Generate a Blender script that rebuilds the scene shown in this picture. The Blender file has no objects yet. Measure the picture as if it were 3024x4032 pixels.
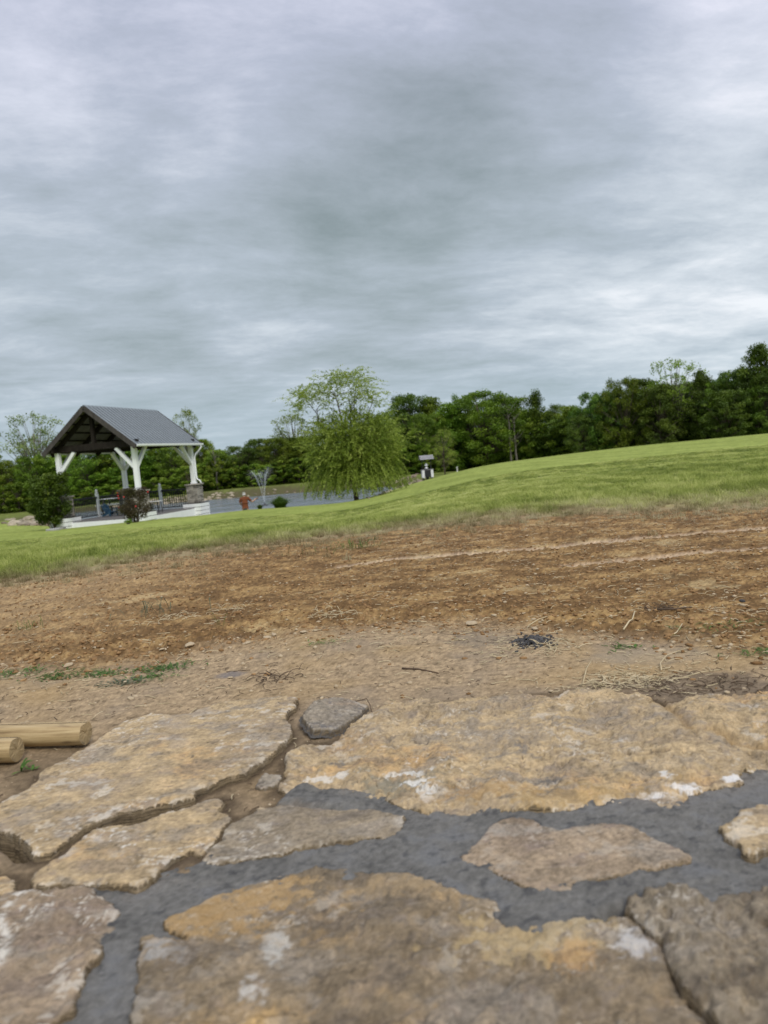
import bpy, bmesh, math, random
import numpy as np
from math import radians, sin, cos, pi, sqrt
from mathutils import Vector, Matrix

random.seed(7)
RNG = np.random.default_rng(7)
scene = bpy.context.scene
COL = scene.collection

# ------------------------------------------------------------------ camera
F_PX = 2912.0                      # focal length in pixels of the 3024 x 4032 photograph
PITCH, ROLL, CAM_Z = radians(-4.28), radians(5.0), 0.45
_fw = np.array([0, cos(PITCH), sin(PITCH)]); _rt = np.array([1.0, 0, 0]); _up = np.cross(_rt, _fw)
_cr = _rt * cos(ROLL) - _up * sin(ROLL); _cu = _up * cos(ROLL) + _rt * sin(ROLL)
cam_data = bpy.data.cameras.new('camera')
cam = bpy.data.objects.new('camera', cam_data); COL.objects.link(cam)
m = Matrix.Identity(4)
for i in range(3):
    m[i][0] = _cr[i]; m[i][1] = _cu[i]; m[i][2] = -_fw[i]
m[2][3] = CAM_Z
cam.matrix_world = m
cam_data.sensor_fit = 'VERTICAL'; cam_data.sensor_height = 36.0; cam_data.sensor_width = 27.0
cam_data.lens = F_PX / 4032 * 36.0
cam_data.clip_start = 0.05; cam_data.clip_end = 3000
cam_data.dof.use_dof = True; cam_data.dof.focus_distance = 2.1; cam_data.dof.aperture_fstop = 6.0
scene.camera = cam

def ray(x, y):
    d = _fw + _cr * (x - 1512) / F_PX - _cu * (y - 2016) / F_PX
    return d / d[1]
def at(x, y, Y):
    p = ray(x, y) * Y; return np.array([p[0], p[1], p[2] + CAM_Z])
def hit(x, y, z=0.0):
    d = ray(x, y); t = (z - CAM_Z) / d[2]; return np.array([d[0] * t, d[1] * t, z])

# ------------------------------------------------------------------ sky, sun, exposure
SUN_EL, SUN_AZ = radians(48), radians(158)     # azimuth measured clockwise from +Y: behind the camera
EXPOSURE = 0.55
scene.view_settings.view_transform = 'Standard'
scene.view_settings.look = 'None'
scene.view_settings.gamma = 1.0
scene.view_settings.use_curve_mapping = False
scene.view_settings.exposure = EXPOSURE

class NT:
    """small helper to write node trees"""
    def __init__(s, tree): s.t = tree; s.n = tree.nodes; s.l = tree.links
    def node(s, typ, **kw):
        nd = s.n.new(typ)
        for k, v in kw.items():
            if k.startswith('i_'):
                key = k[2:]
                nd.inputs[int(key) if key.isdigit() else key.replace('_', ' ')].default_value = v
            else: setattr(nd, k, v)
        return nd
    def link(s, a, b): s.l.new(a, b)
    def val(s, x, sock):
        if hasattr(x, 'links') or isinstance(x, bpy.types.NodeSocket): s.l.new(x, sock)
        else: sock.default_value = x
    def math(s, op, a, b=0.0, c=0.0, clamp=False):
        nd = s.n.new('ShaderNodeMath'); nd.operation = op; nd.use_clamp = clamp
        s.val(a, nd.inputs[0]); s.val(b, nd.inputs[1]); s.val(c, nd.inputs[2]); return nd.outputs[0]
    def vmath(s, op, a, b=(0, 0, 0)):
        nd = s.n.new('ShaderNodeVectorMath'); nd.operation = op
        s.val(a, nd.inputs[0]); s.val(b, nd.inputs[1]); return nd
    def noise(s, vec, scale, detail=4, rough=0.55, dist=0.0, lac=2.0):
        nd = s.n.new('ShaderNodeTexNoise')
        if vec is not None: s.l.new(vec, nd.inputs['Vector'])
        nd.inputs['Scale'].default_value = scale; nd.inputs['Detail'].default_value = detail
        nd.inputs['Roughness'].default_value = rough; nd.inputs['Distortion'].default_value = dist
        return nd.outputs['Fac']
    def ramp(s, fac, stops, interp='LINEAR'):
        nd = s.n.new('ShaderNodeValToRGB'); nd.color_ramp.interpolation = interp
        cr = nd.color_ramp
        while len(cr.elements) < len(stops): cr.elements.new(0.5)
        for e, (p, c) in zip(cr.elements, stops):
            e.position = p; e.color = (*c, 1) if len(c) == 3 else c
        s.l.new(fac, nd.inputs['Fac']); return nd.outputs['Color']
    def mrange(s, v, a, b, c=0.0, d=1.0, smooth=True):
        nd = s.n.new('ShaderNodeMapRange'); nd.interpolation_type = 'SMOOTHSTEP' if smooth else 'LINEAR'
        s.val(v, nd.inputs['Value']); nd.inputs['From Min'].default_value = a; nd.inputs['From Max'].default_value = b
        nd.inputs['To Min'].default_value = c; nd.inputs['To Max'].default_value = d
        return nd.outputs['Result']
    def mix(s, f, a, b, mode='MIX'):
        nd = s.n.new('ShaderNodeMix'); nd.data_type = 'RGBA'; nd.blend_type = mode
        s.val(f, nd.inputs[0])
        for x, k in ((a, 6), (b, 7)):
            if isinstance(x, bpy.types.NodeSocket): s.l.new(x, nd.inputs[k])
            else: nd.inputs[k].default_value = (*x, 1) if len(x) == 3 else x
        return nd.outputs[2]
    def mapping(s, vec, scale=(1, 1, 1), loc=(0, 0, 0), rot=(0, 0, 0)):
        nd = s.n.new('ShaderNodeMapping'); s.l.new(vec, nd.inputs['Vector'])
        nd.inputs['Scale'].default_value = scale; nd.inputs['Location'].default_value = loc; nd.inputs['Rotation'].default_value = rot
        return nd.outputs['Vector']

world = bpy.data.worlds.new('World'); scene.world = world; world.use_nodes = True
def build_world():
    N = NT(world.node_tree); N.n.clear()
    out = N.node('ShaderNodeOutputWorld')
    sky = N.node('ShaderNodeTexSky', sky_type='NISHITA', sun_disc=False)
    sky.sun_elevation = SUN_EL; sky.sun_rotation = SUN_AZ
    bg1 = N.node('ShaderNodeBackground', i_Strength=0.06); N.link(sky.outputs[0], bg1.inputs['Color'])
    tc = N.node('ShaderNodeTexCoord'); d = tc.outputs['Generated']
    dn = N.vmath('NORMALIZE', d).outputs[0]
    sep = N.node('ShaderNodeSeparateXYZ'); N.link(dn, sep.inputs[0])
    z = N.math('MAXIMUM', sep.outputs[2], 0.0)
    # a flat cloud deck seen from below: direction -> point on the deck
    zz = N.math('ADD', z, 0.13)
    px = N.math('DIVIDE', sep.outputs[0], zz); py = N.math('DIVIDE', sep.outputs[1], zz)
    cmb = N.node('ShaderNodeCombineXYZ'); N.link(px, cmb.inputs[0]); N.link(py, cmb.inputs[1])
    p = N.mapping(cmb.outputs[0], loc=(3.1, 1.7, 0), rot=(0, 0, radians(-14)))
    wv = N.n.new('ShaderNodeTexNoise'); N.link(p, wv.inputs['Vector']); wv.inputs['Scale'].default_value = 0.9; wv.inputs['Detail'].default_value = 3
    w0 = N.vmath('SUBTRACT', wv.outputs['Color'], (0.5, 0.5, 0.5)).outputs[0]
    sc_ = N.n.new('ShaderNodeVectorMath'); sc_.operation = 'SCALE'; N.link(w0, sc_.inputs[0]); sc_.inputs['Scale'].default_value = 0.38
    pw = N.vmath('ADD', p, sc_.outputs[0]).outputs[0]
    big = N.noise(N.mapping(pw, scale=(0.8, 1.25, 1)), 0.75, 3, 0.5)
    mid = N.noise(N.mapping(pw, scale=(0.85, 1.1, 1), loc=(4, 2, 0)), 1.55, 9, 0.60)
    fine = N.noise(N.mapping(pw, scale=(0.8, 1.3, 1), loc=(9, 5, 0)), 6.5, 9, 0.72)
    f = N.math('MULTIPLY', N.math('SUBTRACT', big, 0.5), 0.42)
    f = N.math('ADD', f, N.math('MULTIPLY', N.math('SUBTRACT', mid, 0.5), 0.85))
    f = N.math('ADD', f, N.math('MULTIPLY', N.math('SUBTRACT', fine, 0.5), 0.34))
    # thick and thin places of the deck, where the photograph has them
    lobes = [((1450, 860), 15, -0.10), ((1850, 620), 13, -0.07), ((250, 420), 14, -0.035), ((2850, 650), 19, 0.13), ((2150, 1200), 10, 0.06),
             ((2750, 1150), 12, 0.07), ((150, 80), 17, 0.06), ((60, 560), 7, 0.10), ((500, 1180), 10, -0.07), ((400, 500), 9, -0.05), ((600, 700), 8, 0.05), ((1050, 900), 7, -0.05),
             ((1000, 1080), 6, 0.09), ((2250, 330), 9, -0.07), ((2950, 80), 9, 0.14), ((900, 700), 6, 0.05), ((1500, 1080), 8, -0.05), ((2500, 900), 7, -0.05)]
    for (x, y), rad, amp in lobes:
        v = ray(x, y); v = v / np.linalg.norm(v)
        dp = N.n.new('ShaderNodeVectorMath'); dp.operation = 'DOT_PRODUCT'; N.link(dn, dp.inputs[0]); dp.inputs[1].default_value = tuple(v)
        g = N.mrange(dp.outputs['Value'], cos(radians(rad)), 1.0, 0.0, amp)
        f = N.math('ADD', f, g)
    # an overcast sky brightens towards the zenith
    f = N.math('ADD', f, 0.625)
    col = N.ramp(f, [(0.06, (0.185, 0.230, 0.240)), (0.28, (0.245, 0.300, 0.315)), (0.46, (0.325, 0.382, 0.415)),
                     (0.64, (0.415, 0.475, 0.535)), (0.84, (0.60, 0.655, 0.71)), (1.0, (0.80, 0.83, 0.87))])
    # bluish pale band near the horizon
    hor = N.mrange(z, 0.0, 0.16, 1.0, 0.0)
    col = N.mix(N.math('MULTIPLY', hor, 0.55), col, (0.36, 0.475, 0.55))
    # lavender tint higher up
    col = N.mix(N.math('MULTIPLY', N.mrange(z, 0.22, 0.55), 0.6), col, N.mix(1.0, col, (1.07, 0.975, 1.13), 'MULTIPLY'))
    gain = N.mrange(z, 0.48, 1.0, 1.0, 2.3)
    bg2 = N.node('ShaderNodeBackground'); N.link(col, bg2.inputs['Color'])
    N.link(N.math('MULTIPLY', gain, 0.80), bg2.inputs['Strength'])
    mx = N.node('ShaderNodeMixShader'); mx.inputs[0].default_value = 0.94
    N.link(bg1.outputs[0], mx.inputs[1]); N.link(bg2.outputs[0], mx.inputs[2]); N.link(mx.outputs[0], out.inputs['Surface'])
build_world()

sun_data = bpy.data.lights.new('sun', 'SUN'); sun_data.energy = 1.5; sun_data.angle = radians(22); sun_data.color = (1.0, 0.955, 0.88)
sun = bpy.data.objects.new('sun', sun_data); COL.objects.link(sun)
_sd = Vector((sin(SUN_AZ) * cos(SUN_EL), cos(SUN_AZ) * cos(SUN_EL), sin(SUN_EL)))
sun.rotation_euler = _sd.to_track_quat('Z', 'Y').to_euler(); sun.location = (0, -5, 20)
scene.cycles.max_bounces = 6; scene.cycles.transparent_max_bounces = 12
scene.cycles.use_adaptive_sampling = True

# ------------------------------------------------------------------ numpy noise
def _hash(ix, iy, seed):
    h = (ix.astype(np.int64) * 374761393 + iy.astype(np.int64) * 668265263 + seed * 974634777) & 0xffffffff
    h = ((h ^ (h >> 13)) * 1274126177) & 0xffffffff
    h = ((h ^ (h >> 15)) * 2246822519) & 0xffffffff
    return (h ^ (h >> 16)) & 0xffffffff
def pn(x, y, seed=0):
    """gradient noise, about -0.7..0.7"""
    x = np.asarray(x, float); y = np.asarray(y, float)
    ix = np.floor(x); iy = np.floor(y); fx = x - ix; fy = y - iy
    u = fx * fx * fx * (fx * (fx * 6 - 15) + 10); v = fy * fy * fy * (fy * (fy * 6 - 15) + 10)
    def g(a, b):
        ang = _hash(ix + a, iy + b, seed) * (2 * pi / 4294967296.0)
        return np.cos(ang) * (fx - a) + np.sin(ang) * (fy - b)
    return (g(0, 0) * (1 - u) + g(1, 0) * u) * (1 - v) + (g(0, 1) * (1 - u) + g(1, 1) * u) * v
def fbm(x, y, octv=5, seed=0, gain=0.5, lac=2.03):
    a = 1.0; s = 0.0; f = 1.0
    for i in range(octv):
        s = s + a * pn(x * f + 17.3 * i, y * f - 9.1 * i, seed + i); a *= gain; f *= lac
    return s
def ridged(x, y, octv=4, seed=0, gain=0.5):
    a = 1.0; s = 0.0; f = 1.0
    for i in range(octv):
        s = s + a * (0.5 - np.abs(pn(x * f + 5.3 * i, y * f + 3.1 * i, seed + i)) * 1.6); a *= gain; f *= 2.1
    return s
def worley(x, y, seed=0):
    """distance to nearest and second nearest feature point, and the cell's random value"""
    ix = np.floor(x); iy = np.floor(y)
    d1 = np.full(np.shape(x), 9.0); d2 = np.full(np.shape(x), 9.0); rv = np.zeros(np.shape(x))
    for a in (-1, 0, 1):
        for b in (-1, 0, 1):
            h = _hash(ix + a, iy + b, seed)
            qx = ix + a + (h & 0xffff) / 65536.0; qy = iy + b + ((h >> 16) & 0xffff) / 65536.0
            d = np.hypot(x - qx, y - qy)
            r = ((h * 2654435761) & 0xffffffff) / 4294967296.0
            new = d < d1
            d2 = np.where(new, d1, np.minimum(d2, d)); rv = np.where(new, r, rv); d1 = np.where(new, d, d1)
    return d1, d2, rv
def sstep(a, b, x):
    t = np.clip((x - a) / (b - a), 0, 1); return t * t * (3 - 2 * t)
def sdf_poly(poly, x, y):
    """signed distance to a polygon, positive inside"""
    poly = np.asarray(poly, float); x = np.asarray(x, float); y = np.asarray(y, float)
    d = np.full(x.shape, 1e18); ins = np.zeros(x.shape, bool)
    n = len(poly)
    for i in range(n):
        ax, ay = poly[i]; bx, by = poly[(i + 1) % n]
        ex, ey = bx - ax, by - ay; wx, wy = x - ax, y - ay
        t = np.clip((wx * ex + wy * ey) / (ex * ex + ey * ey + 1e-18), 0, 1)
        d = np.minimum(d, (wx - ex * t) ** 2 + (wy - ey * t) ** 2)
        c = ((ay > y) != (by > y)) & (x < (bx - ax) * (y - ay) / ((by - ay) if by != ay else 1e-12) + ax)
        ins ^= c
    return np.where(ins, 1, -1) * np.sqrt(d)

# ------------------------------------------------------------------ mesh helpers
def make_mesh(name, V, Fq, smooth=False):
    """V (n,3); Fq (m,k) array of polygon indices, or a list of such arrays"""
    V = np.asarray(V, np.float32)
    fl = Fq if isinstance(Fq, list) else [Fq]
    fl = [np.asarray(f, np.int32) for f in fl if len(f)]
    me = bpy.data.meshes.new(name)
    me.vertices.add(len(V)); me.vertices.foreach_set('co', V.ravel())
    loops = np.concatenate([f.ravel() for f in fl])
    tot = np.concatenate([np.full(len(f), f.shape[1], np.int32) for f in fl])
    st = np.concatenate([[0], np.cumsum(tot)[:-1]]).astype(np.int32)
    me.loops.add(len(loops)); me.loops.foreach_set('vertex_index', loops)
    me.polygons.add(len(tot)); me.polygons.foreach_set('loop_start', st); me.polygons.foreach_set('loop_total', tot)
    if smooth: me.polygons.foreach_set('use_smooth', np.ones(len(tot), bool))
    me.update(calc_edges=True); me.validate()
    return me
def fattr(me, name, arr, domain='POINT'):
    a = me.attributes.new(name, 'FLOAT', domain); a.data.foreach_set('value', np.asarray(arr, np.float32).ravel())
def cattr(me, name, arr):
    a = me.attributes.new(name, 'FLOAT_COLOR', 'POINT')
    c = np.ones((len(arr), 4), np.float32); c[:, :3] = arr; a.data.foreach_set('color', c.ravel())
def link(name, data, mat=None, parent=None, loc=None, rot=None, scale=None):
    o = bpy.data.objects.new(name, data); COL.objects.link(o)
    if mat is not None and data is not None and len(data.materials) == 0: data.materials.append(mat)
    if parent is not None: o.parent = parent
    if loc is not None: o.location = tuple(loc)
    if rot is not None: o.rotation_euler = rot
    if scale is not None: o.scale = (scale,) * 3 if np.isscalar(scale) else scale
    return o
def tag(o, label=None, cat=None, group=None, kind=None):
    if label: o['label'] = label
    if cat: o['category'] = cat
    if group: o['group'] = group
    if kind: o['kind'] = kind
    return o
def empty(name, loc, rz=0.0):
    o = bpy.data.objects.new(name, None); COL.objects.link(o); o.location = tuple(loc); o.rotation_euler = (0, 0, rz)
    o.empty_display_size = 0.2; return o
def copy_tree(o, parent=None):
    c = o.copy(); COL.objects.link(c)
    if parent is not None: c.parent = parent
    for ch in o.children: copy_tree(ch, c)
    return c

class MB:
    """collects simple solids into one mesh"""
    def __init__(s): s.v = []; s.f = []
    def add(s, vs, fs):
        b = len(s.v); s.v += [tuple(v) for v in vs]; s.f += [tuple(b + i for i in f) for f in fs]; return s
    def box(s, c, size, rz=0.0, M=None):
        hx, hy, hz = [q / 2 for q in size]
        vs = [Vector((x, y, z)) for x in (-hx, hx) for y in (-hy, hy) for z in (-hz, hz)]
        R = M if M is not None else Matrix.Rotation(rz, 3, 'Z')
        vs = [R @ v + Vector(c) for v in vs]
        return s.add(vs, [(0, 1, 3, 2), (4, 6, 7, 5), (0, 4, 5, 1), (2, 3, 7, 6), (0, 2, 6, 4), (1, 5, 7, 3)])
    def bar(s, a, b, w, h, up=(0, 0, 1)):
        """rectangular bar from a to b, width w (sideways), height h (along up)"""
        a = Vector(a); b = Vector(b); d = (b - a); L = d.length; d.normalize()
        sd = d.cross(Vector(up))
        if sd.length < 1e-4: sd = Vector((1, 0, 0))
        sd.normalize(); u = sd.cross(d)
        M = Matrix((sd, d, u)).transposed()
        return s.box((a + b) / 2, (w, L, h), M=M)
    def tube(s, pts, rad, n=8, cap=True):
        pts = [Vector(p) for p in pts]; rs = [rad] * len(pts) if np.isscalar(rad) else rad
        b = len(s.v); prev = None
        for i, p in enumerate(pts):
            t = (pts[min(i + 1, len(pts) - 1)] - pts[max(i - 1, 0)]).normalized()
            if prev is None:
                sd = t.cross(Vector((0, 0, 1)))
                if sd.length < 1e-3: sd = t.cross(Vector((0, 1, 0)))
            else: sd = prev - t * prev.dot(t)
            sd.normalize(); prev = sd; u = sd.cross(t)
            for k in range(n):
                a = 2 * pi * k / n; s.v.append(tuple(p + (sd * cos(a) + u * sin(a)) * rs[i]))
        for i in range(len(pts) - 1):
            for k in range(n):
                a = b + i * n + k; c = b + i * n + (k + 1) % n
                s.f.append((a, c, c + n, a + n))
        if cap:
            s.f.append(tuple(b + k for k in range(n))[::-1]); e = b + (len(pts) - 1) * n
            s.f.append(tuple(e + k for k in range(n)))
        return s
    def lathe(s, prof, c=(0, 0, 0), n=16):
        b = len(s.v); c = Vector(c)
        for r, z in prof:
            for k in range(n):
                a = 2 * pi * k / n; s.v.append((c.x + r * cos(a), c.y + r * sin(a), c.z + z))
        for i in range(len(prof) - 1):
            for k in range(n):
                a = b + i * n + k; d = b + i * n + (k + 1) % n
                s.f.append((a, d, d + n, a + n))
        s.f.append(tuple(b + k for k in range(n))[::-1]); e = b + (len(prof) - 1) * n
        s.f.append(tuple(e + k for k in range(n)))
        return s
    def prism(s, prof, axis_a, axis_b, depth_vec, o=(0, 0, 0)):
        o = Vector(o); A = Vector(axis_a); B = Vector(axis_b); D = Vector(depth_vec); n = len(prof)
        vs = [o + A * p[0] + B * p[1] for p in prof]; vs += [v + D for v in vs]
        fs = [tuple(range(n))[::-1], tuple(range(n, 2 * n))] + [(i, (i + 1) % n, n + (i + 1) % n, n + i) for i in range(n)]
        return s.add(vs, fs)
    def mesh(s, name, smooth=False, bevel=0.0, seg=1):
        me = bpy.data.meshes.new(name); me.from_pydata(s.v, [], s.f)
        bm = bmesh.new(); bm.from_mesh(me)
        bmesh.ops.recalc_face_normals(bm, faces=bm.faces)
        if bevel > 0: bmesh.ops.bevel(bm, geom=bm.edges[:], offset=bevel, segments=seg, affect='EDGES', profile=0.6)
        bm.to_mesh(me); bm.free()
        if smooth: me.polygons.foreach_set('use_smooth', np.ones(len(me.polygons), bool))
        me.update(); return me
    def build(s, name, mat, parent=None, loc=None, rot=None, smooth=False, bevel=0.0, label=None, kind=None):
        o = link(name, s.mesh(name, smooth, bevel), mat, parent, loc, rot)
        if label: o['label'] = label
        if kind: o['kind'] = kind
        return o

# ------------------------------------------------------------------ materials
def material(name, build):
    mt = bpy.data.materials.new(name); mt.use_nodes = True
    N = NT(mt.node_tree); N.n.clear()
    out = N.node('ShaderNodeOutputMaterial'); b = N.node('ShaderNodeBsdfPrincipled')
    N.link(b.outputs[0], out.inputs['Surface'])
    build(N, b, out); return mt
def bump(N, b, h, strength=0.5, dist=0.01):
    bp = N.node('ShaderNodeBump', i_Strength=strength, i_Distance=dist); N.link(h, bp.inputs['Height']); N.link(bp.outputs[0], b.inputs['Normal']); return bp
def simple_mat(name, c1, c2, scale=6.0, rough=0.7, bstr=0.2, bdist=0.004, stretch=(1, 1, 1), detail=6, metal=0.0, spec=0.5, rnd=0.0):
    def f(N, b, out):
        tc = N.node('ShaderNodeTexCoord'); v = N.mapping(tc.outputs['Object'], scale=stretch)
        n = N.noise(v, scale, detail, 0.62)
        c = N.ramp(n, [(0.3, c1), (0.7, c2)])
        if rnd:
            oi = N.node('ShaderNodeObjectInfo')
            k = N.math('ADD', N.math('MULTIPLY', oi.outputs['Random'], 2 * rnd), 1 - rnd)
            cb = N.node('ShaderNodeCombineColor'); [N.link(k, cb.inputs[i]) for i in range(3)]
            c = N.mix(1.0, c, cb.outputs[0], 'MULTIPLY')
        N.link(c, b.inputs['Base Color']); b.inputs['Roughness'].default_value = rough; b.inputs['Metallic'].default_value = metal
        b.inputs['Specular IOR Level'].default_value = spec
        if bstr: bump(N, b, n, bstr, bdist)
    return material(name, f)

def foliage_mat(name, dark, light, yellow, trans=0.35, rough=0.55):
    def f(N, b, out):
        g = N.node('ShaderNodeNewGeometry'); at_ = N.node('ShaderNodeAttribute', attribute_name='tone')
        oi = N.node('ShaderNodeObjectInfo')
        n = N.noise(g.outputs['Position'], 0.55, 3, 0.6)
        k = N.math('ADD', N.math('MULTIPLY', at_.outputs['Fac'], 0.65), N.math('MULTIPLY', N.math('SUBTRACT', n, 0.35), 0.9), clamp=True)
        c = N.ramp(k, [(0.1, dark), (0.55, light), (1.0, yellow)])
        hv = N.node('ShaderNodeHueSaturation'); N.link(c, hv.inputs['Color'])
        N.link(N.math('ADD', 0.482, N.math('MULTIPLY', oi.outputs['Random'], 0.034)), hv.inputs['Hue'])
        N.link(N.math('ADD', 0.78, N.math('MULTIPLY', oi.outputs['Random'], 0.42)), hv.inputs['Value'])
        N.link(hv.outputs[0], b.inputs['Base Color']); b.inputs['Roughness'].default_value = rough
        b.inputs['Specular IOR Level'].default_value = 0.25
        tr = N.node('ShaderNodeBsdfTranslucent'); N.link(hv.outputs[0], tr.inputs['Color'])
        mx = N.node('ShaderNodeMixShader', i_0=trans); N.link(b.outputs[0], mx.inputs[1]); N.link(tr.outputs[0], mx.inputs[2])
        N.link(mx.outputs[0], out.inputs['Surface'])
    return material(name, f)
# ================================================================== TERRAIN
POND = [(-29, 72), (-23, 56), (-18, 46), (-12, 45), (-10.3, 43.5), (-8.8, 40.5), (-5.8, 40.5), (-4.5, 43), (-3, 47), (-2.2, 52),
        (-2.4, 60), (-1.6, 67), (-.9, 76), (-2.0, 79), (-4, 81), (-8, 83), (-20, 85.5), (-29, 84.5), (-33, 81)]
WATER_Z = -2.85
_SU = [-3, -.444, -.381, -.284, -.206, -.159, -.121, -.031, .0575, .126, .235, .344, .474, 3]
_SV = [.0455, .0455, .0475, .0447, .046, .043, .0445, .0465, .029, .0155, .0107, .0074, .0068, .0068]
def terrain(X, Y):
    X = np.asarray(X, float); Y = np.asarray(Y, float)
    u = X / (np.abs(Y) + 6)
    s = 0
    for du in (-.03, -.015, 0, .015, .03): s = s + np.interp(u + du, _SU, _SV) / 5
    near = -s * np.maximum(Y, 0) * sstep(1.2, 13, Y)
    near = near + 0.05 * pn(X * .11, Y * .11, 71) * sstep(6, 20, np.hypot(X, Y))
    far = np.interp(X, [-60, -45, -20, -8, 12, 40], [-2.65, -2.65, -1.95, -2.0, -2.25, -2.4]) - 0.02 * np.maximum(Y - 94, 0)
    far = np.maximum(far, -4.5)
    t2 = sstep(60, 90, Y); zb = near * (1 - t2) + far * t2
    zb = np.maximum(zb, -2.60 + .12 * pn(X * .15, Y * .15, 77) - .02 * np.maximum(Y - 94, 0))
    sd = -sdf_poly(POND, X, Y) if X.size < 5e6 else 0
    sd = sd + 0.5 * pn(X * .4, Y * .4, 5) + .2 * pn(X * 1.3, Y * 1.3, 6)
    t = sstep(50, 75, Y)
    k = sstep(0, 1, (sd + 2 + 4 * t) / (5.2 + 8.8 * t))
    return -3.7 + (zb + 3.7) * k
def tz(x, y): return float(terrain(np.array([float(x)]), np.array([float(y)]))[0])
def on_ground(px, py):
    """where the line of sight through a photo pixel meets the ground"""
    d = ray(px, py); Y = np.concatenate([np.arange(.4, 8, .02), np.arange(8, 120, .1)])
    z = CAM_Z + d[2] * Y; g = terrain(d[0] * Y, Y); m_ = (z < g) & (Y < 95); i = np.argmax(m_)
    if not m_.any():
        k = (Y > 30) & (Y < 70); i = np.argmax(np.where(k, (g - CAM_Z) / Y, -9))      # sight line just clears the crest: stand it there
    return np.array([d[0] * Y[i], Y[i], g[i]])

# ------------------------------------------------------------------ outlines of the flagstones (traced on the photograph, laid on the ground)
def R3(pts): return [(x * .7836, 2700 + y * .7836) for x, y in pts]
def R4(pts): return [(1100 + x * .6631, 2600 + y * .6631) for x, y in pts]
def R5(pts): return [(1900 + x * .6775, 2650 + y * .6775) for x, y in pts]
def R6(pts): return [(x * .9042, 3200 + y * .9042) for x, y in pts]
def R7(pts): return [(1500 + x * .9186, 3200 + y * .9186) for x, y in pts]
def R8(pts): return [(x / 3.318, 2750 + y / 3.318) for x, y in pts]
def world_poly(px, z=0.0): return np.array([hit(x, y, z)[:2] for x, y in px])
S = {}
S['A'] = R3([(1495, 82), (1488, 110), (1458, 138), (1438, 160), (1442, 188), (1464, 215), (1468, 250), (1462, 270), (1420, 312), (1370, 352), (1330, 392), (1290, 418), (1230, 455), (1130, 480), (1050, 520), (985, 545), (970, 575), (870, 610), (800, 612), (700, 636), (590, 662), (490, 695), (400, 742), (360, 775), (320, 805), (250, 852), (175, 865), (140, 815), (115, 790), (80, 770), (60, 748), (0, 738), (-70, 700), (-80, 640), (0, 607), (60, 575), (120, 545), (190, 492), (188, 460), (230, 430), (330, 385), (470, 300), (560, 240), (620, 192), (690, 170), (760, 150), (870, 162), (960, 150), (1040, 115), (1110, 95), (1200, 82), (1330, 76), (1420, 72), (1480, 75)])
S['B'] = R3([(1145, 575), (1100, 562), (1060, 566), (1000, 592), (900, 622), (820, 640), (760, 668), (680, 692), (600, 702), (520, 712), (455, 738), (400, 780), (370, 812), (330, 852), (250, 895), (180, 942), (155, 985), (175, 1015), (240, 1022), (300, 1010), (400, 1000), (450, 1005), (560, 1008), (660, 1022), (710, 1010), (760, 980), (800, 932), (860, 882), (960, 828), (1000, 850), (1040, 815), (1080, 780), (1110, 730), (1150, 692), (1160, 665), (1130, 645), (1102, 628), (1120, 602)])
S['C'] = R3([(1015, 860), (1050, 815), (1095, 780), (1125, 735), (1170, 698), (1220, 665), (1290, 630), (1400, 605), (1560, 600), (1660, 600), (1760, 605), (1850, 618), (1960, 640), (2035, 660), (2020, 700), (1985, 735), (1960, 750), (1850, 760), (1700, 775), (1620, 790), (1540, 800), (1480, 812), (1400, 835), (1290, 862), (1180, 878), (1090, 890), (1030, 890)])
S['D'] = R4([(355, 432), (398, 398), (470, 350), (560, 320), (640, 282), (700, 262), (800, 246), (900, 240), (1000, 235), (1130, 230), (1250, 228)]) + \
         R5([(0, 150), (150, 135), (250, 116), (400, 110), (500, 105), (620, 90), (740, 87), (800, 100), (930, 102), (985, 135), (1060, 165), (1150, 150), (1230, 116), (1350, 120), (1500, 110), (1660, 88), (1800, 80), (2000, 90), (2040, 350), (1960, 560), (1760, 575), (1640, 572), (1510, 566), (1500, 610), (1495, 648), (1400, 652), (1290, 662), (1270, 690), (1185, 712), (1180, 742), (1130, 788), (1000, 790), (950, 752), (870, 742), (760, 742), (650, 748), (560, 778), (450, 785), (330, 790), (200, 788), (0, 790)]) + \
         R4([(1130, 912), (1050, 915), (900, 905), (800, 880), (720, 862), (650, 832), (560, 802), (450, 778), (300, 772), (170, 782), (60, 790), (0, 772), (4, 735), (30, 690), (36, 650), (30, 592), (60, 542), (110, 512), (180, 482), (300, 485), (352, 452)])
S['E'] = R7([(340, 178), (400, 130), (430, 102), (470, 55), (510, 22), (570, 12), (640, 20), (700, 45), (760, 64), (830, 52), (900, 38), (980, 38), (1060, 42), (1110, 60), (1150, 95), (1220, 125), (1290, 142), (1335, 178), (1320, 198), (1250, 216), (1180, 230), (1100, 235), (1020, 262), (900, 282), (815, 290), (810, 320), (700, 322), (600, 296), (520, 266), (470, 236), (370, 206)])
S['F'] = R7([(1445, 70), (1500, 55), (1530, 30), (1545, 0), (1610, -18), (1720, -25), (1900, 0), (1900, 150), (1700, 158), (1625, 172), (1600, 198), (1570, 190), (1540, 150), (1480, 110)])
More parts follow.
